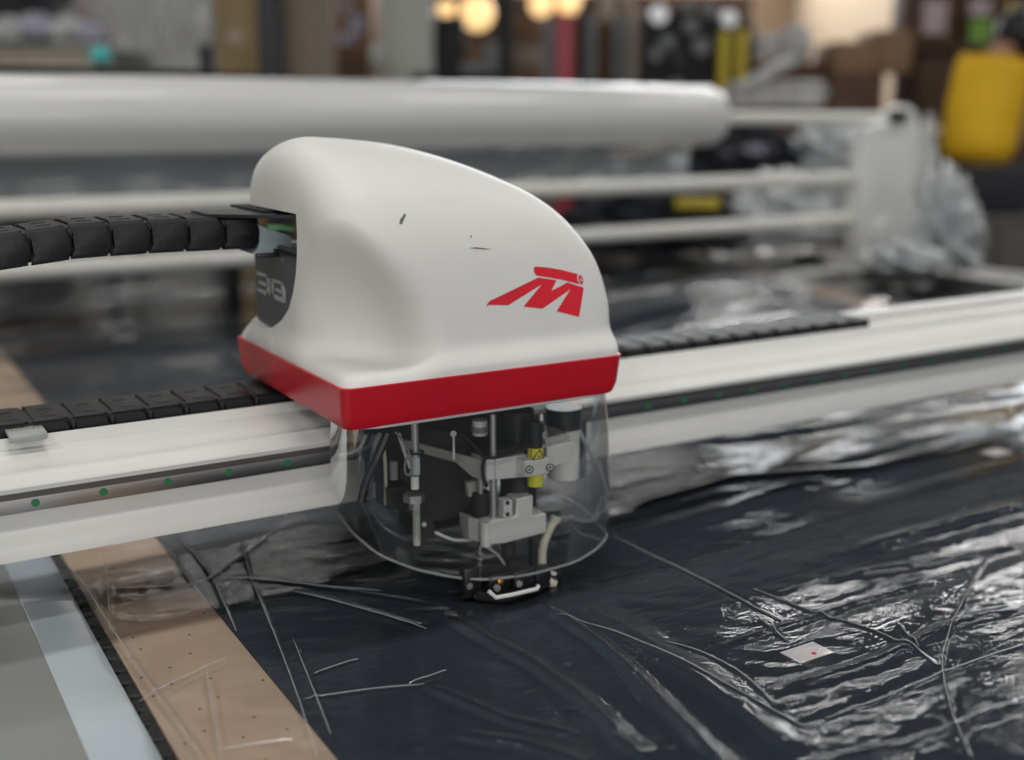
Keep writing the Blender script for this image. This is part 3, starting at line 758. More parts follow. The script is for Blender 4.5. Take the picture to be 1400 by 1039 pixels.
# left knife drive
rod('drive_shaft', 'chrome', 567, 578, 625, .055, 11); rod('shaft_sleeve', 'bluegrey', 568, 624, 648, .055, 13)
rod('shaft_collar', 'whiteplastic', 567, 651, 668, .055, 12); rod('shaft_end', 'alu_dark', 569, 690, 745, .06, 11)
n_ = V(566, 680, .052); obj('hex_nut', hexnut(nb(), n_, .017, .012), 'steel', hd); obj('hex_nut', hexnut(nb(), V(568, 691, .054), .010, .012), 'steel', hd)
obj('cable_tie', tube(nb(), [V(568, 618, .055) + Vector((.012 * cos(t), .012 * sin(t), 0)) for t in np.linspace(0, 6.3, 14)], .0016, 6), 'rubber', hd)
obj('cable_loop', tube(nb(), [V(x, y, .038) for x, y in ((560, 622), (554, 632), (554, 646), (560, 649), (563, 638), (560, 622), (552, 604), (540, 590))], .0018, 8, smooth=4), 'greywrap', hd)
qbox('solenoid', 'rubber', [(530, 668), (562, 664), (562, 694), (532, 698)], .09, .05)
for q, (m_, r_, L_) in enumerate((('black', .007, ((530, 592), (516, 625), (500, 660), (494, 686))), ('greywrap', .005, ((520, 592), (512, 610), (508, 640), (505, 680))),
                      ('beige', .003, ((524, 610), (527, 640), (527, 690))), ('whiteplastic', .0032, ((500, 594), (492, 612), (476, 620), (462, 622))),
                      ('greywrap', .003, ((512, 594), (505, 608), (490, 618), (470, 628))), ('whiteplastic', .003, ((545, 592), (552, 615), (561, 640))))):
    obj('cable', tube(nb(), [V(x, y, .085 + .008 * q) for x, y in L_], r_, 8, smooth=4), m_, hd)
rod('connector_plug', 'greywrap', 538, 630, 655, .09, 12)
rod('sensor_pin', 'whiteplastic', 620, 590, 628, .05, 3); obj('sensor_screw', cyl(nb(), V(620, 593, .05), V(620, 593, .044), .005, 12), 'alu_dark', hd)
rod('fitting', 'whiteplastic', 656, 574, 594, .07, 21); rod('fitting_nut', 'greywrap', 656, 583, 590, .068, 24)
obj('drive_disc', cyl(nb(), V(595, 650, .15), V(595, 650, .165), .075, 32), 'rubber', hd)
obj('drive_disc', cyl(nb(), V(580, 722, .10), V(580, 722, .11), .017, 24), 'rubber', hd); obj('disc_hub', cyl(nb(), V(580, 717, .098), V(580, 717, .092), .004, 12), 'alu_dark', hd)
obj('hook_rod', tube(nb(), [V(x, y, .06) for x, y in ((595, 728), (620, 738), (645, 738))], .0028, 8, smooth=4), 'alu', hd)
obj('black_cable', tube(nb(), [V(x, y, .022) for x, y in ((628, 592), (648, 610), (660, 624), (675, 626), (700, 621), (722, 612))], .0024, 8, smooth=5), 'rubber', hd)
obj('black_cable', tube(nb(), [V(x, y, .026) for x, y in ((663, 626), (660, 640), (662, 656), (666, 664))], .003, 8, smooth=4), 'rubber', hd)
# beige air tube curling out below the guard
bt = [V(x, y, d) for x, y, d in ((758, 713, .04), (752, 722, .035), (743, 745, .03), (741, 768, .025), (744, 785, .010), (751, 795, -.002), (757, 798, -.002))]
obj('air_tube', tube(nb(), bt, .0072, 12, smooth=5), 'beige', hd); obj('tube_end', cyl(nb(), bt[0], bt[0] + Vector((.004, 0, .008)), .009, 14), 'beige', hd)
obj('tube_fitting', tube(nb(), [V(757, 797, -.002), V(757, 786, .01), V(750, 784, .02)], .006, 10), 'whiteplastic', hd)
for L_, r_ in ((((790, 585), (800, 605), (815, 635), (828, 670), (826, 700)), .0038), (((780, 706), (795, 712), (812, 710), (818, 700)), .0034), (((770, 680), (790, 690), (812, 708)), .0022), (((812, 706), (820, 690), (822, 680)), .002)):
    obj('clear_tube', tube(nb(), [V(x, y, .09) for x, y in L_], r_, 8, smooth=5), 'bluegrey', hd)
obj('spring_wire', tube(nb(), [V(x, y, .05) for x, y in ((663, 746), (680, 758), (690, 772))], .0022, 8, smooth=4), 'beige', hd)
# presser foot
ft = nb(); pfo = [PZ(x, y, .006)[:2] for x, y in ((634, 812), (650, 822), (690, 824), (735, 812), (768, 796), (766, 786), (740, 780), (660, 782), (634, 795))]
prism(ft, [tuple(p) for p in pfo], 2, .0065, .020); bmesh.ops.bevel(ft, geom=ft.edges[:], offset=.003, segments=2, affect='EDGES')
pf = obj('presser_foot', ft, 'black', hd)
bodyf = nb(); 
for (x, y, z_, s_) in ((650, 800, .034, (.028, .02, .05)), (690, 798, .03, (.05, .03, .03)), (722, 795, .032, (.04, .02, .03)), (748, 790, .03, (.03, .02, .025))):
    p = PZ(x, y, z_); box(bodyf, (p[0], p[1] + .02, z_), s_, .003)
obj('foot_body', bodyf, 'black', hd)
wb = nb(); tube(wb, [PY(668, 808, -.030), PY(678, 817, -.034), PY(700, 813, -.034), PY(734, 805, -.032), PY(736, 801, -.028)], .0034, 8); obj('foot_guard', wb, 'whiteplastic', hd)
c_ = PZ(683, 795, .035); obj('copper_contact', box(nb(), (c_[0], c_[1], .035), (.010, .01, .010), .002), 'copper', hd)
for x, y in ((678, 803), (708, 797), (640, 800)):
    p = Vector(PZ(x, y, .03)); obj('foot_screw', cyl(nb(), p, p + Vector((0, -.006, 0)), .0055, 14), 'chrome', hd)

# ------------------------------------------------------------------ film roll on its spreading frame
RY = 2.8
rz = (PY(500, 108, RY)[2] + PY(500, 209, RY)[2]) / 2; rr_ = (PY(500, 108, RY)[2] - PY(500, 209, RY)[2]) / 2 * .985
xe = PY(975, 165, RY)[0]
bm = nb(); tube(bm, [(-1.3, RY, rz), (-1.0, RY, rz), (1.0, RY, rz), (xe - .04, RY, rz), (xe, RY, rz), (xe, RY, rz)], [rr_, rr_, rr_ * .995, rr_ * .985, rr_ * .86, .05], 48)
fr = thing('film_roll', 'large white roll of clear plastic film on its bar behind the cutting head', 'roll', (0, RY, rz))
obj('wound_film', bm, 'rollfilm', fr)
obj('core_tube', cyl(nb(), (-1.34, RY, rz), (xe + .03, RY, rz), .05, 24), 'card', fr)
# loose film tail hanging from the roll down to the lower roller
t0 = nb(); n = 30; L0 = []
for k in range(n + 1):
    t = k / n; y = RY - rr_ * .55 + .04 * sin(t * 3); z = rz - rr_ * .75 - t * .20
    L0.append((y, z))
Pg = np.zeros((60, n + 1, 3))
for i in range(60):
    for k in range(n + 1):
        Pg[i, k] = (-1.3 + (PY(935, 225, RY)[0] + 1.3) * i / 59, L0[k][0] + .012 * sin(i * 1.3) * k / n, L0[k][1])
sf = thing('spreading_frame', 'white roller frame carrying the film roll across the table', 'frame', (1.5, RY, 0))
tl = place('film_tail', grid_mesh('film_tail', Pg), film_mat('film_tail', 1.5, .15, (.9, .92, .93), .12, .2, 10, (3, 1, .3)), fr)
obj('unwind_bar', cyl(nb(), (-1.6, RY, rz + .0), (3.98, RY, rz - .01), .030, 24), 'rollertube', fr)
zb1 = PY(800, 257, RY - .1)[2]; zb2 = PY(800, 322, RY - .1)[2]
for z_, r_, yb_ in ((zb1, .034, RY - .1), (zb2, .032, RY - .1)):
    obj('roller', cyl(nb(), (-1.6, yb_, z_), (3.85, yb_, z_), r_, 28), 'rollertube', sf)
so = round_rect(3.70, 3.97, -.09, .80, [.03, .03, .13, .13])
e = nb(); pts_ = [(PY(x, y, RY - .16)[0], PY(x, y, RY - .16)[2]) for x, y in ((1176, 352), (1172, 300), (1178, 230), (1186, 175), (1212, 168), (1226, 150), (1242, 142), (1256, 152), (1259, 175), (1252, 240), (1244, 320), (1236, 356))]
prism(e, pts_, 1, RY - .16, RY - .06); bmesh.ops.bevel(e, geom=e.edges[:], offset=.012, segments=2, affect='EDGES', clamp_overlap=True)
st = obj('end_stand', e, 'stand', sf)
p_ = PY(1206, 318, RY - .16); obj('stand_boss', cyl(nb(), (p_[0], RY - .16, p_[2]), (p_[0], RY - .20, p_[2]), .07, 28), 'stand', st)
e = nb(); box(e, (p_[0] + .03, RY - .05, .02), (.34, .36, .05), .012); obj('stand_foot', e, 'stand', sf)
p_ = PY(1222, 160, RY - .16); obj('bar_clamp', cyl(nb(), (p_[0] - .02, RY - .17, rz), (p_[0] + .06, RY - .17, rz), .035, 16), 'black', st)
e = nb(); box(e, (-1.75, RY - .05, .37), (.14, .26, .86), .02); obj('end_stand', e, 'stand', sf)
# dark slate fabric on the table behind the frame + black cross bar above the roll at the left
gs = np.zeros((80, 30, 3))
xr = PY(905, 230, 3.25)[0]
for i in range(80):
    for k in range(30):
        x = -1.6 + (xr + 1.6) * i / 79; t = k / 29
        gs[i, k] = (x, 3.25 + .03 * sin(x * 9) * t, .415 + (.60 - .415) * t)
o = place('fabric_web', grid_mesh('fabric_web', gs), M['sheetgrey'], sf)
sm = o.modifiers.new('t', 'SOLIDIFY'); sm.thickness = .006 * S; o['label'] = 'dark slate fabric web'
bl, br = PY(0, 93, 3.2), PY(430, 107, 3.2)
e = nb(); prism(e, [(-1.6, bl[2] + .010), (0, PY(0, 90, 3.2)[2]), (PY(250, 95, 3.2)[0], PY(250, 95, 3.2)[2]), (br[0], br[2]), (br[0], br[2] - .07), (-1.6, br[2] - .07)], 1, 3.15, 3.45)
for q in (-1.3, .6): box(e, (q, 3.3, .44), (.06, .06, .92))
tag(obj('black_shelf', e, 'rubber', origin=(-.3, 3.3, 0)), 'black cross shelf just above the film roll at the left', 'shelf')

# ------------------------------------------------------------------ things farther back (placed at their own distance, turned towards the aisle)
ROT = Matrix.Rotation(-YAW, 4, 'Z')
def bgbox(bm, x0, y0, x1, y1, d, th, bev=.01, floor=False, rz_=0., dz=0.):
    a, b = PD(x0, y0, d), PD(x1, y0, d); c = PD((x0 + x1) / 2, y1, d)
    zt, zb = a[2], (FL if floor else c[2]); w_ = np.linalg.norm((b - a)[:2]); m = (a + b) / 2 + Fh * th / 2
    box(bm, (m[0], m[1], (zt + zb) / 2), (w_, th, abs(zt - zb)), bev, Matrix.Rotation(-YAW + rz_, 4, 'Z')); return bm
def bg(name, m, lab, cat, x0, y0, x1, y1, d, th, group=None, floor=True, bev=.01, rz_=0.):
    c = PD((x0 + x1) / 2, y1, d) + Fh * th / 2; c[2] = FL if floor else c[2]
    o = obj(name, bgbox(nb(), x0, y0, x1, y1, d, th, bev, floor, rz_), m, origin=c)
    return tag(o, lab, cat, group)
o = bg('board_panel', 'ochre', 'ochre brown upright board with a pale round mark, left of the dark post', 'board', 288, -90, 346, 120, 9, .08)
p = PD(322, 50, 8.98); k_ = obj('round_mark', cyl(nb(), p, p - Fh * .03, .055, 20), 'beigewrap', o)
bg('steel_post', 'darkpost', 'dark navy grey square post between ochre and taupe boards', 'post', 346, -90, 375, 120, 8.9, .18)
bg('board_panel', 'taupe', 'wide taupe upright board right of the dark post', 'board', 375, -90, 452, 130, 9.1, .08)
cs = bg('cardboard_box', 'card', 'brown carton beside the pale column, with blue and white labels', 'box', 452, -40, 506, 72, 11, .6, floor=False)
p = PD(478, 30, 10.96); box_ = nb(); 
for x0, y0, x1, y1 in ((466, 2, 480, 14), (476, 20, 497, 46), (462, 46, 484, 60)): bgbox(box_, x0, y0, x1, y1, 10.97, .02, 0)
obj('carton_label', box_, 'lilac', cs)
bg('cardboard_box', 'brown', 'dark brown carton under the labelled one beside the pale column', 'box', 454, 73, 506, 140, 11, .6)
cl_ = bg('building_column', 'column', 'pale grey green square column behind the film roll', 'column', 520, -180, 588, 200, 9.6, .4)
bb = nb(); bgbox(bb, 506, 60, 524, 84, 9.55, .2); obj('junction_box', bb, 'cloth', cl_)
# white cloth hanging in folds
for q, (x0, x1, y1_, nm_) in enumerate(((150, 172, 96, 'leftmost'), (172, 208, 100, 'second'), (208, 238, 98, 'third'), (238, 262, 104, 'fourth'), (262, 284, 60, 'short rightmost'))):
    a, b = PD(x0, -60, 9), PD(x1, -60, 9); P_ = np.zeros((24, 20, 3))
    bz = PD(x0, y1_ + (0 if q == 4 else 60), 9)[2]
    for i in range(24):
        for k in range(20):
            p = a + (b - a) * i / 23 - Fh * (.04 * sin(i * .9 + q) + .02 * sin(k * .7 + q)); p[2] = a[2] + (bz - a[2]) * k / 19; P_[i, k] = p
    o = place('hanging_cloth', grid_mesh('hanging_cloth', P_), M['cloth' if q != 1 else 'greywrap' if False else 'cloth'], origin=(a[0], a[1], bz))
    sm = o.modifiers.new('t', 'SOLIDIFY'); sm.thickness = .01
    tag(o, '%s of the white cloths hanging in folds left of the ochre board' % nm_, 'cloth')
rk = thing('garment_rail', 'dark rail stand from which the white cloths hang, top left', 'rail', tuple(PD(215, 100, 9.1) * [1, 1, 0] + [0, 0, FL]))
p0, p1 = PD(138, -62, 9.03), PD(290, -62, 9.03)
obj('rail', cyl(nb(), p0, p1, .03, 12), 'darkpost', rk)
for p in (PD(162, -62, 9.06), PD(275, -62, 9.06)): obj('rail_post', cyl(nb(), p, (p[0], p[1], FL), .05, 12), 'darkpost', rk)
# long pale table with bundles at the far left
wt = bg('work_table', 'column', 'pale work table with cloth bundles at the top left', 'table', -60, 62, 140, 66, 8, 1.2, floor=False)
for x in (-50, 130):
    for dd in (.1, 1.0):
        p = PD(x, 64, 8 + dd); obj('leg', cyl(nb(), (p[0], p[1], p[2]), (p[0], p[1], FL), .03, 10), 'darkpost', wt)
apron = nb(); bgbox(apron, -58, 66, 138, 100, 8.05, .03, 0); obj('apron', apron, 'beigewrap', wt)
def blob(name, m, px, py, d, sx, sy, sz, lab, cat, seed, group=None, rough=.25, base_z=None, lv=3, f=3.):
    bm = nb(); bmesh.ops.create_icosphere(bm, subdivisions=lv, radius=1.)
    co = np.array([v.co[:] for v in bm.verts])
    n1 = noise2(co[:, 0] + co[:, 2], co[:, 1] - co[:, 2], seed, f, f) + .6 * noise2(co[:, 1] + .4, co[:, 2] + co[:, 0], seed + 3, f * 2.3, f * 2.3)
    n2 = np.abs(noise2(co[:, 0] - co[:, 1], co[:, 2] + co[:, 1], seed + 7, f * 1.7, f * 1.7))
    for v, a, c in zip(bm.verts, n1, n2): v.co = v.co * (1 + rough * (a * 1.2 + c * 1.2)); v.co.z = max(v.co.z, -.55)
    R3 = Matrix.Rotation(-YAW, 3, 'Z')
    for v in bm.verts: v.co = R3 @ Vector((v.co.x * sx, v.co.y * sy, v.co.z * sz))
    p = PD(px, py, d); bmesh.ops.translate(bm, vec=Vector(p), verts=bm.verts)
    o = obj(name, bm, m, origin=(p[0], p[1], p[2] - .55 * sz), ang=60)
    return tag(o, lab, cat, group)
for q, (px, py, sx, sz, m_, lab) in enumerate(((15, 45, .16, .10, 'cloth', 'white cloth bundle at the far left end of the pale table'), (55, 40, .14, .11, 'lilac', 'lilac cloth bundle second from the left on the pale table'),
                               (95, 44, .13, .10, 'cloth', 'white cloth bundle in the middle of the pale table'), (125, 48, .12, .09, 'lilac', 'lilac cloth bundle at the right end of the pale table'))):
    blob('cloth_bundle', m_, px, py, 8.5, sx, .2, sz, lab, 'cloth', 20 + q)
o = blob('rubber_ball', 'turquoise', 137, 77, 7.2, .065, .065, .065, 'small turquoise ball shaped object at the top left', 'ball', 5, rough=0)
p = PD(137, 77, 7.2)
obj('ball_stem', cyl(nb(), (p[0], p[1], FL), (p[0], p[1], p[2] - .03), .02, 10), 'darkpost', o)
mc = bg('sewing_machine', 'rubber', 'dark machine at the top left corner behind the cloth bundles', 'machine', -40, -30, 36, 62, 9.6, .5)
e = nb(); bgbox(e, 36, -30, 80, 8, 9.6, .3, .03); bgbox(e, 60, 8, 76, 40, 9.65, .1, .02); obj('machine_arm', e, 'darkpost', mc)
pw = bg('paper_sheet', 'pink', 'pinkish white sheet hanging above the bundles at the top left', 'paper', 98, -60, 116, 34, 9.8, .03, floor=False)
e2 = bg('white_panel', 'cloth', 'bright white panel behind the hanging pinkish sheet, top left', 'panel', 82, -60, 140, 18, 10.4, .04, floor=True)
# black machinery with lamps between column and cartons
bmach = bg('embroidery_machine', 'rubber', 'black machine with small lamps right of the pale column', 'machine', 596, 22, 634, 120, 10, .5)
e = nb(); bgbox(e, 680, -30, 702, 120, 10, .3, .02, True); bgbox(e, 560, 100, 680, 112, 9.8, .5, .03); bgbox(e, 596, -30, 625, -4, 10, .4, .02); obj('machine_frame', e, 'rubber', bmach)
e = nb(); bgbox(e, 634, 60, 660, 84, 10.2, .2, .03); obj('thread_head', e, 'card', bmach)
e = nb(); bgbox(e, 662, 55, 682, 104, 10.1, .15, .03); bgbox(e, 630, 84, 664, 100, 10.0, .15, .02); obj('needle_case', e, 'greywrap', bmach)
for q, (px, py, r_, lab) in enumerate(((610, 12, .085, 'small peach glowing lamp right of the pale column'), (652, 18, .17, 'large warm yellow lamp behind the black machine'),
                         (740, 6, .12, 'warm lamp at the top edge above the brown cartons'), (778, 4, .12, 'warm lamp at the top edge above the red pole'))):
    p = PD(px, py, 11.5); t = thing('hanging_lamp', lab, 'lamp', tuple(p))
    b_ = nb(); bmesh.ops.create_uvsphere(b_, u_segments=20, v_segments=12, radius=r_); bmesh.ops.translate(b_, vec=Vector(p), verts=b_.verts)
    obj('bulb', b_, 'lampglow', t)
    obj('cord', cyl(nb(), p + np.array([0, 0, r_ * .8]), (p[0], p[1], CEIL), .012, 8), 'rubber', t)
for q, (x0, y0, x1, y1, m_, lab) in enumerate(((702, 24, 752, 60, 'card', 'upper carton of the brown stack left of the red pole'), (704, 62, 752, 92, 'beigewrap', 'beige middle carton of the stack left of the red pole'), (700, 94, 755, 140, 'card', 'lowest carton of the stack left of the red pole'))):
    bg('cardboard_box', m_, lab, 'box', x0, y0, x1, y1, 10.5 + .03 * q, .5, floor=q == 2)
bg('steel_pole', 'redpole', 'dull red upright post above the middle of the film roll', 'pole', 762, 18, 785, 120, 9.4, .14)
for q, (px, w_, yt, m_, lab) in enumerate(((750, 9, 28, 'greywrap', 'slim grey fabric roll left of the red post'), (808, 9, 20, 'greywrap', 'grey fabric roll second right of the red post'), (828, 10, 30, 'brown', 'brown wrapped fabric roll right of the red post'), (848, 10, 22, 'greywrap', 'grey fabric roll between brown and beige ones'),
                            (870, 12, 15, 'beigewrap', 'beige wrapped fabric roll left of the black cabinet'), (796, 7, 10, 'rubber', 'black wrapped fabric roll just right of the red post'), (860, 7, -20, 'beigewrap', 'tall beige fabric roll behind the grey ones'), (830, 12, -30, 'beigewrap', 'tall pale fabric roll behind the brown one'))):
    p = PD(px, yt, 9.6 + .15 * (q > 5)); r_ = w_ / 1570 * 9.6
    t = thing('fabric_roll', lab, 'fabric roll', (p[0], p[1], FL), 'fabric rolls standing behind the film roll')
    obj('wound_fabric', cyl(nb(), (p[0], p[1], FL), (p[0], p[1], p[2]), r_, 20), m_, t); obj('core', cyl(nb(), (p[0], p[1], p[2]), (p[0], p[1], p[2] + .04), r_ * .4, 14), 'card', t)
bc_ = bg('control_cabinet', 'rubber', 'large black cabinet with round grey knobs behind the roll end', 'cabinet', 886, 14, 984, 140, 9, .6)
for q, (px, py, r_, m_) in enumerate(((900, 20, .07, 'silver'), (912, 58, .055, 'greywrap'), (944, 36, .06, 'greywrap'), (958, 64, .065, 'greywrap'), (970, 14, .055, 'greywrap'), (996, 26, .06, 'silver'), (940, 8, .05, 'greywrap'), (896, 74, .05, 'greywrap'), (922, 118, .05, 'greywrap'), (926, 80, .04, 'darkpost'))):
    p = PD(px, py, 8.98); obj('knob', cyl(nb(), p, p - Fh * .05, r_, 20), m_, bc_)
e = nb(); bgbox(e, 984, 30, 1032, 140, 9.2, .4, .02, True); obj('side_unit', e, 'rubber', bc_)
for px, m_, yt, lab in ((992, 'yel', 42, 'yellow brown upright guard post in front of the black cabinet, left one'), (1016, 'yel', 40, 'yellow upright guard post in front of the black cabinet, right one')):
    bg('guard_post', m_, lab, 'post', px - 6, yt, px + 6, 130, 8.8, .08)
# brown table with white boards, reddish cartons, rack
tt = bg('packing_table', 'brown', 'brown packing table with stacked white boards behind the roll bar', 'table', 1000, 146, 1180, 152, 7.75, .9, floor=False)
for x in (1010, 1170):
    for dd in (.1, .8):
        p = PD(x, 150, 7.75 + dd); obj('leg', cyl(nb(), (p[0], p[1], p[2]), (p[0], p[1], FL), .035, 10), 'carddark', tt)
e = nb(); bgbox(e, 1004, 152, 1178, 236, 7.8, .04, .005); obj('front_panel', e, 'carddark', tt)
for q, (x0, y0, x1, y1, dr) in enumerate(((1002, 132, 1128, 145, 0), (1006, 120, 1132, 131, .06), (1012, 110, 1130, 119, -.05))):
    bg('foam_board', 'cloth', ('lowest', 'middle', 'topmost')[q] + ' of the white boards stacked on the brown table', 'board', x0, y0, x1, y1, 7.85, .6, floor=False, rz_=dr, group='white boards on the brown table')
pb = PD(1040, 104, 8.0); e = nb(); box(e, pb, (.44, .45, .05), .01, Matrix.Rotation(-YAW, 4, 'Z') @ Matrix.Rotation(radians(-28), 4, 'Y'))
tag(obj('foam_board', e, 'cloth', origin=pb), 'tilted white board leaning on top of the stack', 'board')
blob('plastic_bag', 'cloth', 1083, 66, 9.3, .14, .12, .17, 'white plastic bag standing behind the white boards', 'bag', 41)
blob('plastic_bag', 'cloth', 1047, 70, 9.3, .10, .1, .13, 'smaller white plastic bag left of the larger one by the tan wall', 'bag', 44)
for q, (x0, y0, x1, y1, m_, lab, d_) in enumerate(((1142, 56, 1200, 100, 'card', 'upper reddish brown carton left of the storage rack', 8.8), (1136, 101, 1210, 168, 'carddark', 'large dark brown carton below the reddish one', 8.8), (1202, 40, 1250, 98, 'card', 'reddish brown carton beside the storage rack', 8.8), (1042, 84, 1126, 130, 'carddark', 'dark brown carton below the tan wall', 9.0))):
    bg('cardboard_box', m_, lab, 'box', x0, y0, x1, y1, d_, .6, floor=q != 0 and q != 2)
e = nb(); bgbox(e, 1201, 96, 1208, 142, 8.38, .01, 0); e.free()
rkk = thing('storage_rack', 'tall dark brown storage rack full of cartons behind the person', 'rack', tuple(PD(1330, 300, 9) * [1, 1, 0] + [0, 0, FL]))
for px in (1252, 1322, 1392, 1462):
    e = nb(); bgbox(e, px - 4, -160, px + 4, 300, 9, .08, 0, True); obj('upright', e, 'carddark', rkk)
for py in (-60, 60, 165, 260):
    e = nb(); bgbox(e, 1250, py, 1466, py + 8, 9, .8, 0); obj('shelf', e, 'carddark', rkk)
k = 0
nmc = ['lower left', 'lower right', 'upper left', 'upper right', 'far lower right', 'far upper right']
for (x0, x1) in ((1256, 1318), (1326, 1388), (1396, 1458)):
    for row, (y0, y1) in enumerate(((-44, 59), (74, 164), (182, 259))):
        c = bg('cardboard_box', 'carddark' if (k % 2) else 'brown', '%s carton on the %s shelf of the dark rack' % (('left', 'middle', 'right')[(x0 > 1300) + (x0 > 1390)], ('top', 'middle', 'low')[row]), 'box', x0, y0, x1, y1, 9.08, .6, floor=False)
        if row == 0 and k < 6:
            e = nb()
            if x0 == 1256: bgbox(e, 1264, 0, 1296, 46, 9.06, .01, 0)
            else: bgbox(e, 1322 + 4, 0, 1356, 20, 9.06, .01, 0)
            obj('carton_label', e, 'pink', c)
            if x0 == 1326:
                e = nb(); bgbox(e, 1327, 26, 1357, 59, 9.06, .01, 0); obj('green_label', e, 'green', c)
                e = nb(); bgbox(e, 1380, 0, 1387, 30, 9.06, .01, 0); obj('yellow_label', e, 'yel', c)
        k += 1
bg('back_shelving', 'carddark', 'dark shelving row filling the back of the workshop left of the tan wall', 'shelving', 560, -8, 1030, 110, 13.5, .5)
bg('back_curtain', 'greywall', 'grey partition behind the hanging cloths at the top left', 'partition', -300, -120, 560, 120, 12.5, .1)

# crumpled clear plastic, cloth pile, bin
for px, py, d_, sx, sy, sz, m_, lab, sd in ((1030, 226, 7.4, .30, .2, .20, 'navy', 'dark navy cloth heap below the roll end', 51), (1130, 228, 7.45, .32, .2, .22, 'crumple', 'crumpled clear plastic heap left of the end stand', 52),
                                (1286, 325, 5.4, .12, .2, .24, 'crumple', 'tall crumpled clear plastic heap right of the end stand', 53), (1240, 352, 5.2, .14, .2, .06, 'crumple', 'low crumpled plastic at the foot of the end stand', 54),
                                (1085, 300, 6.2, .30, .15, .20, 'crumple', 'crumpled clear plastic between the two white rollers', 55), (1240, 463, 6.9, .16, .16, 1.16, 'cloth', 'white cloth bag between the end stand and the person', 56),
                                (1040, 205, 7.3, .18, .1, .05, 'lilac', 'pale bluish cloth folded on the navy heap', 57), (880, 318, 6.0, .40, .2, .17, 'navy', 'dark navy cloth between the two rollers', 58)):
    blob('plastic_heap' if m_ == 'crumple' else 'cloth_heap', m_, px, py, d_, sx, sy, sz, lab, 'plastic' if m_ == 'crumple' else 'cloth', sd, rough=.2 if sz > 1 else .55, lv=5, f=2.6)
cart = bg('cloth_cart', 'carddark', 'dark brown open cart holding cloth and plastic heaps below the roll end', 'cart', 1003, 250, 1190, 262, 7.45, .25)
for x in (1012, 1180):
    p = PD(x, 260, 7.06); obj('corner_post', cyl(nb(), (p[0], p[1], FL), (p[0], p[1], p[2] + .05), .03, 10), 'rubber', cart)
bg('yellow_strap', 'yel', 'short yellow strap lying on the navy cloth between the rollers', 'strap', 925, 272, 985, 286, 5.7, .1, floor=False)
bn = thing('storage_bin', 'grey brown open bin at the right edge of the photo', 'bin', tuple(PD(1380, 380, 6.6) * [1, 1, 0] + [0, 0, FL]))
e = nb(); bgbox(e, 1330, 300, 1480, 420, 6.6, .03, .004, True); bgbox(e, 1330, 296, 1480, 302, 6.58, .07, .004); obj('front_wall', e, 'binwall', bn)
a, b = PD(1331, 300, 6.6), PD(1331, 300, 7.4); e = nb(); box(e, ((a + b) / 2) * [1, 1, 0] + [0, 0, (a[2] + FL) / 2], (.03, .9, a[2] - FL), .004, Matrix.Rotation(-YAW, 4, 'Z')); obj('side_wall', e, 'binwall', bn)
# loose offcuts of plastic on the black bed
for px, py, sx, sy, lab, sd in ((1250, 392, .10, .05, 'small silvery plastic scrap on the black bristle bed', 61), (1120, 372, .22, .10, 'silvery plastic scrap in front of the end stand', 62), (1040, 350, .5, .18, 'wide white plastic sheet scrap beyond the kraft paper edge', 63)):
    p = PZ(px, py, .02); n = 26; P_ = np.zeros((n, n, 3))
    for i in range(n):
        for j in range(n): P_[i, j] = (p[0] + (i / (n - 1) - .5) * 2 * sx, p[1] + (j / (n - 1) - .5) * 2 * sy, 0)
    P_[..., 2] = .018 + .03 * np.abs(noise2(P_[..., 0], P_[..., 1], sd, 7, 14)) + .015 * noise2(P_[..., 0], P_[..., 1], sd + 1, 20, 30)
    o = place('plastic_scrap', grid_mesh('plastic_scrap', P_), M['rollfilm'], origin=(p[0], p[1], .01)); tag(o, lab, 'plastic')

# ------------------------------------------------------------------ the person in the yellow shirt
def skin_mesh(name, V_, E_, R_, m, parent, sub=2, root=0):
    me = bpy.data.meshes.new(name); me.from_pydata([tuple(v) for v in V_], E_, []); o = bpy.data.objects.new(name, me); COL.objects.link(o)
    o.modifiers.new('s', 'SKIN'); 
    for i, r_ in enumerate(R_): me.skin_vertices[0].data[i].radius = (r_, r_) if not isinstance(r_, tuple) else r_
    me.skin_vertices[0].data[root].use_root = True
    sb = o.modifiers.new('u', 'SUBSURF'); sb.levels = sub; sb.render_levels = sub
    n_ = bpy.data.meshes.new_from_object(o.evaluated_get(bpy.context.evaluated_depsgraph_get())); bpy.data.objects.remove(o)
    n_.name = name; n_.shade_smooth(); n_.materials.clear()
    return place(name, n_, M[m], parent)
DP = 7.6
pc = PD(1345, 300, DP)
pe = thing('person', 'person in a yellow shirt and dark trousers seen from behind at the right edge', 'person', (pc[0], pc[1], FL))
def B(px, py, f_=0.): return PD(px, py, DP) + Fh * f_      # a joint seen at this pixel, f_ farther away
hipc = B(1344, 262); nk = B(1362, 74, -.02); 
def Gz(p, z_): return np.array([p[0], p[1], z_])
hl = hipc - RT * .13; hr = hipc + RT * .13
kl = Gz(hl - RT * .02 + Fh * .03, -.30); kr = Gz(hr + RT * .03 + Fh * .05, -.30)
fl_ = Gz(hl - RT * .04, FL + .09); frr = Gz(hr + RT * .05 + Fh * .02, FL + .09)
shl = B(1322, 98); shr = B(1402, 100); ell = B(1318, 165, .20); wrl = B(1345, 205, .42); elr = B(1412, 170, .10); wrr = B(1394, 222, .30)
chest = B(1356, 130); waist = B(1344, 200)
hd_c = B(1396, 55, .05)
V_ = [hipc, waist, chest, nk, hd_c + np.array([0, 0, -.03]), hd_c + np.array([0, 0, .10]), shl, ell, wrl, shr, elr, wrr, hl, kl, fl_, fl_ + Fh * .16 - UZ * .04, hr, kr, frr, frr + Fh * .16 - UZ * .04]
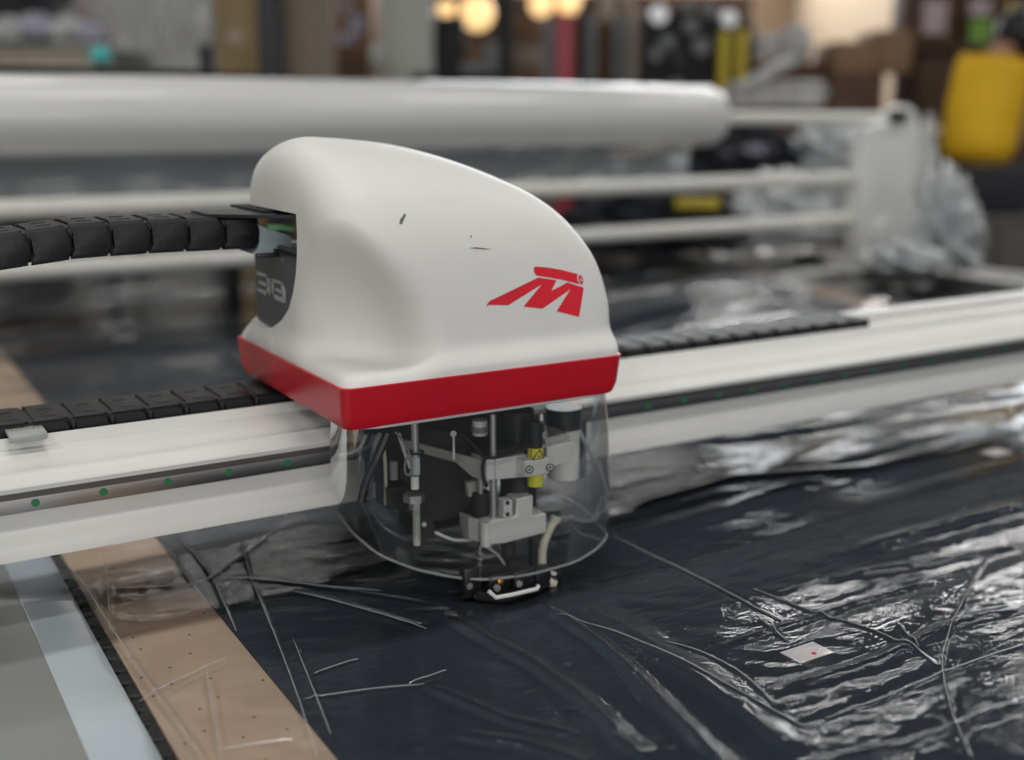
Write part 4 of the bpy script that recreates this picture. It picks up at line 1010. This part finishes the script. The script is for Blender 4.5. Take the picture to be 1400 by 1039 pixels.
E_ = [(0, 1), (1, 2), (2, 3), (3, 4), (4, 5), (2, 6), (6, 7), (7, 8), (2, 9), (9, 10), (10, 11), (0, 12), (12, 13), (13, 14), (14, 15), (0, 16), (16, 17), (17, 18), (18, 19)]
R_ = [.17, .15, .17, .075, .12, .125, .08, .055, .038, .08, .055, .038, .11, .08, .055, .045, .11, .08, .055, .045]
skin_mesh('body', V_, E_, R_, 'skin', pe)
# hands: palm and five fingers each
for wr, el in ((wrl, ell), (wrr, elr)):
    d = (wr - el) / np.linalg.norm(wr - el); side = np.cross(d, UZ); side /= np.linalg.norm(side); up_ = np.cross(side, d)
    hv = [wr, wr + d * .05, wr + d * .10]; he = [(0, 1), (1, 2)]; hr_ = [.035, .045, .042]
    for q, (o_, L_) in enumerate(((-.036, .085), (-.013, .10), (.011, .095), (.034, .075))):
        i0 = len(hv); b0 = wr + d * .10 + side * o_
        hv += [b0, b0 + d * L_ * .5 - up_ * .01, b0 + d * L_ * .85 - up_ * .035]; he += [(2, i0), (i0, i0 + 1), (i0 + 1, i0 + 2)]; hr_ += [.013, .012, .010]
    i0 = len(hv); b0 = wr + d * .04 - side * .05
    hv += [b0, b0 + d * .05 - side * .02]; he += [(1, i0), (i0, i0 + 1)]; hr_ += [.017, .013]
    skin_mesh('hand', hv, he, hr_, 'skin', pe, 1)
# clothes
sv = [B(1330, 234), B(1338, 190), B(1352, 135), B(1360, 96), shl, shl * .55 + ell * .45, shr, shr * .55 + elr * .45]
skin_mesh('shirt', sv, [(0, 1), (1, 2), (2, 3), (2, 4), (4, 5), (2, 6), (6, 7)], [.25, .26, .23, .13, .15, .12, .14, .11], 'shirt', pe, root=2)
skin_mesh('trousers', [hipc + UZ * .05, hl, kl, fl_ + UZ * .02, hr, kr, frr + UZ * .02], [(0, 1), (1, 2), (2, 3), (0, 4), (4, 5), (5, 6)], [.255, .16, .11, .085, .16, .11, .085], 'trouser', pe)
for f0 in (fl_, frr): skin_mesh('shoe', [f0 - UZ * .035 - Fh * .03, f0 - UZ * .045 + Fh * .10, f0 - UZ * .055 + Fh * .20], [(0, 1), (1, 2)], [.06, .06, .045], 'rubber', pe)
hb = nb(); bmesh.ops.create_icosphere(hb, subdivisions=3, radius=.158)
for v in hb.verts: v.co.z *= 1.08; v.co += Vector(hd_c + UZ * .05 - Fh * .025)
obj('hair', hb, 'hair', pe)
fv = nb()
for sx_, r_, dz_ in ((-.05, .016, .02), (.05, .016, .02), (0, .025, -.02)):
    t = nb(); bmesh.ops.create_uvsphere(t, u_segments=10, v_segments=8, radius=r_); bmesh.ops.translate(t, vec=Vector(hd_c + Fh * .125 + RT * sx_ + UZ * dz_), verts=t.verts); merge(fv, t)
obj('face_features', fv, 'skin', pe)

# ------------------------------------------------------------------ to metres
bpy.context.view_layer.update()
seen = set()
for o in bpy.data.objects:
    if o.type == 'MESH' and o.data.name not in seen:
        seen.add(o.data.name); o.data.transform(Matrix.Scale(S, 4))
    o.location = o.location * S
    if o.type == 'EMPTY': o.empty_display_size *= S
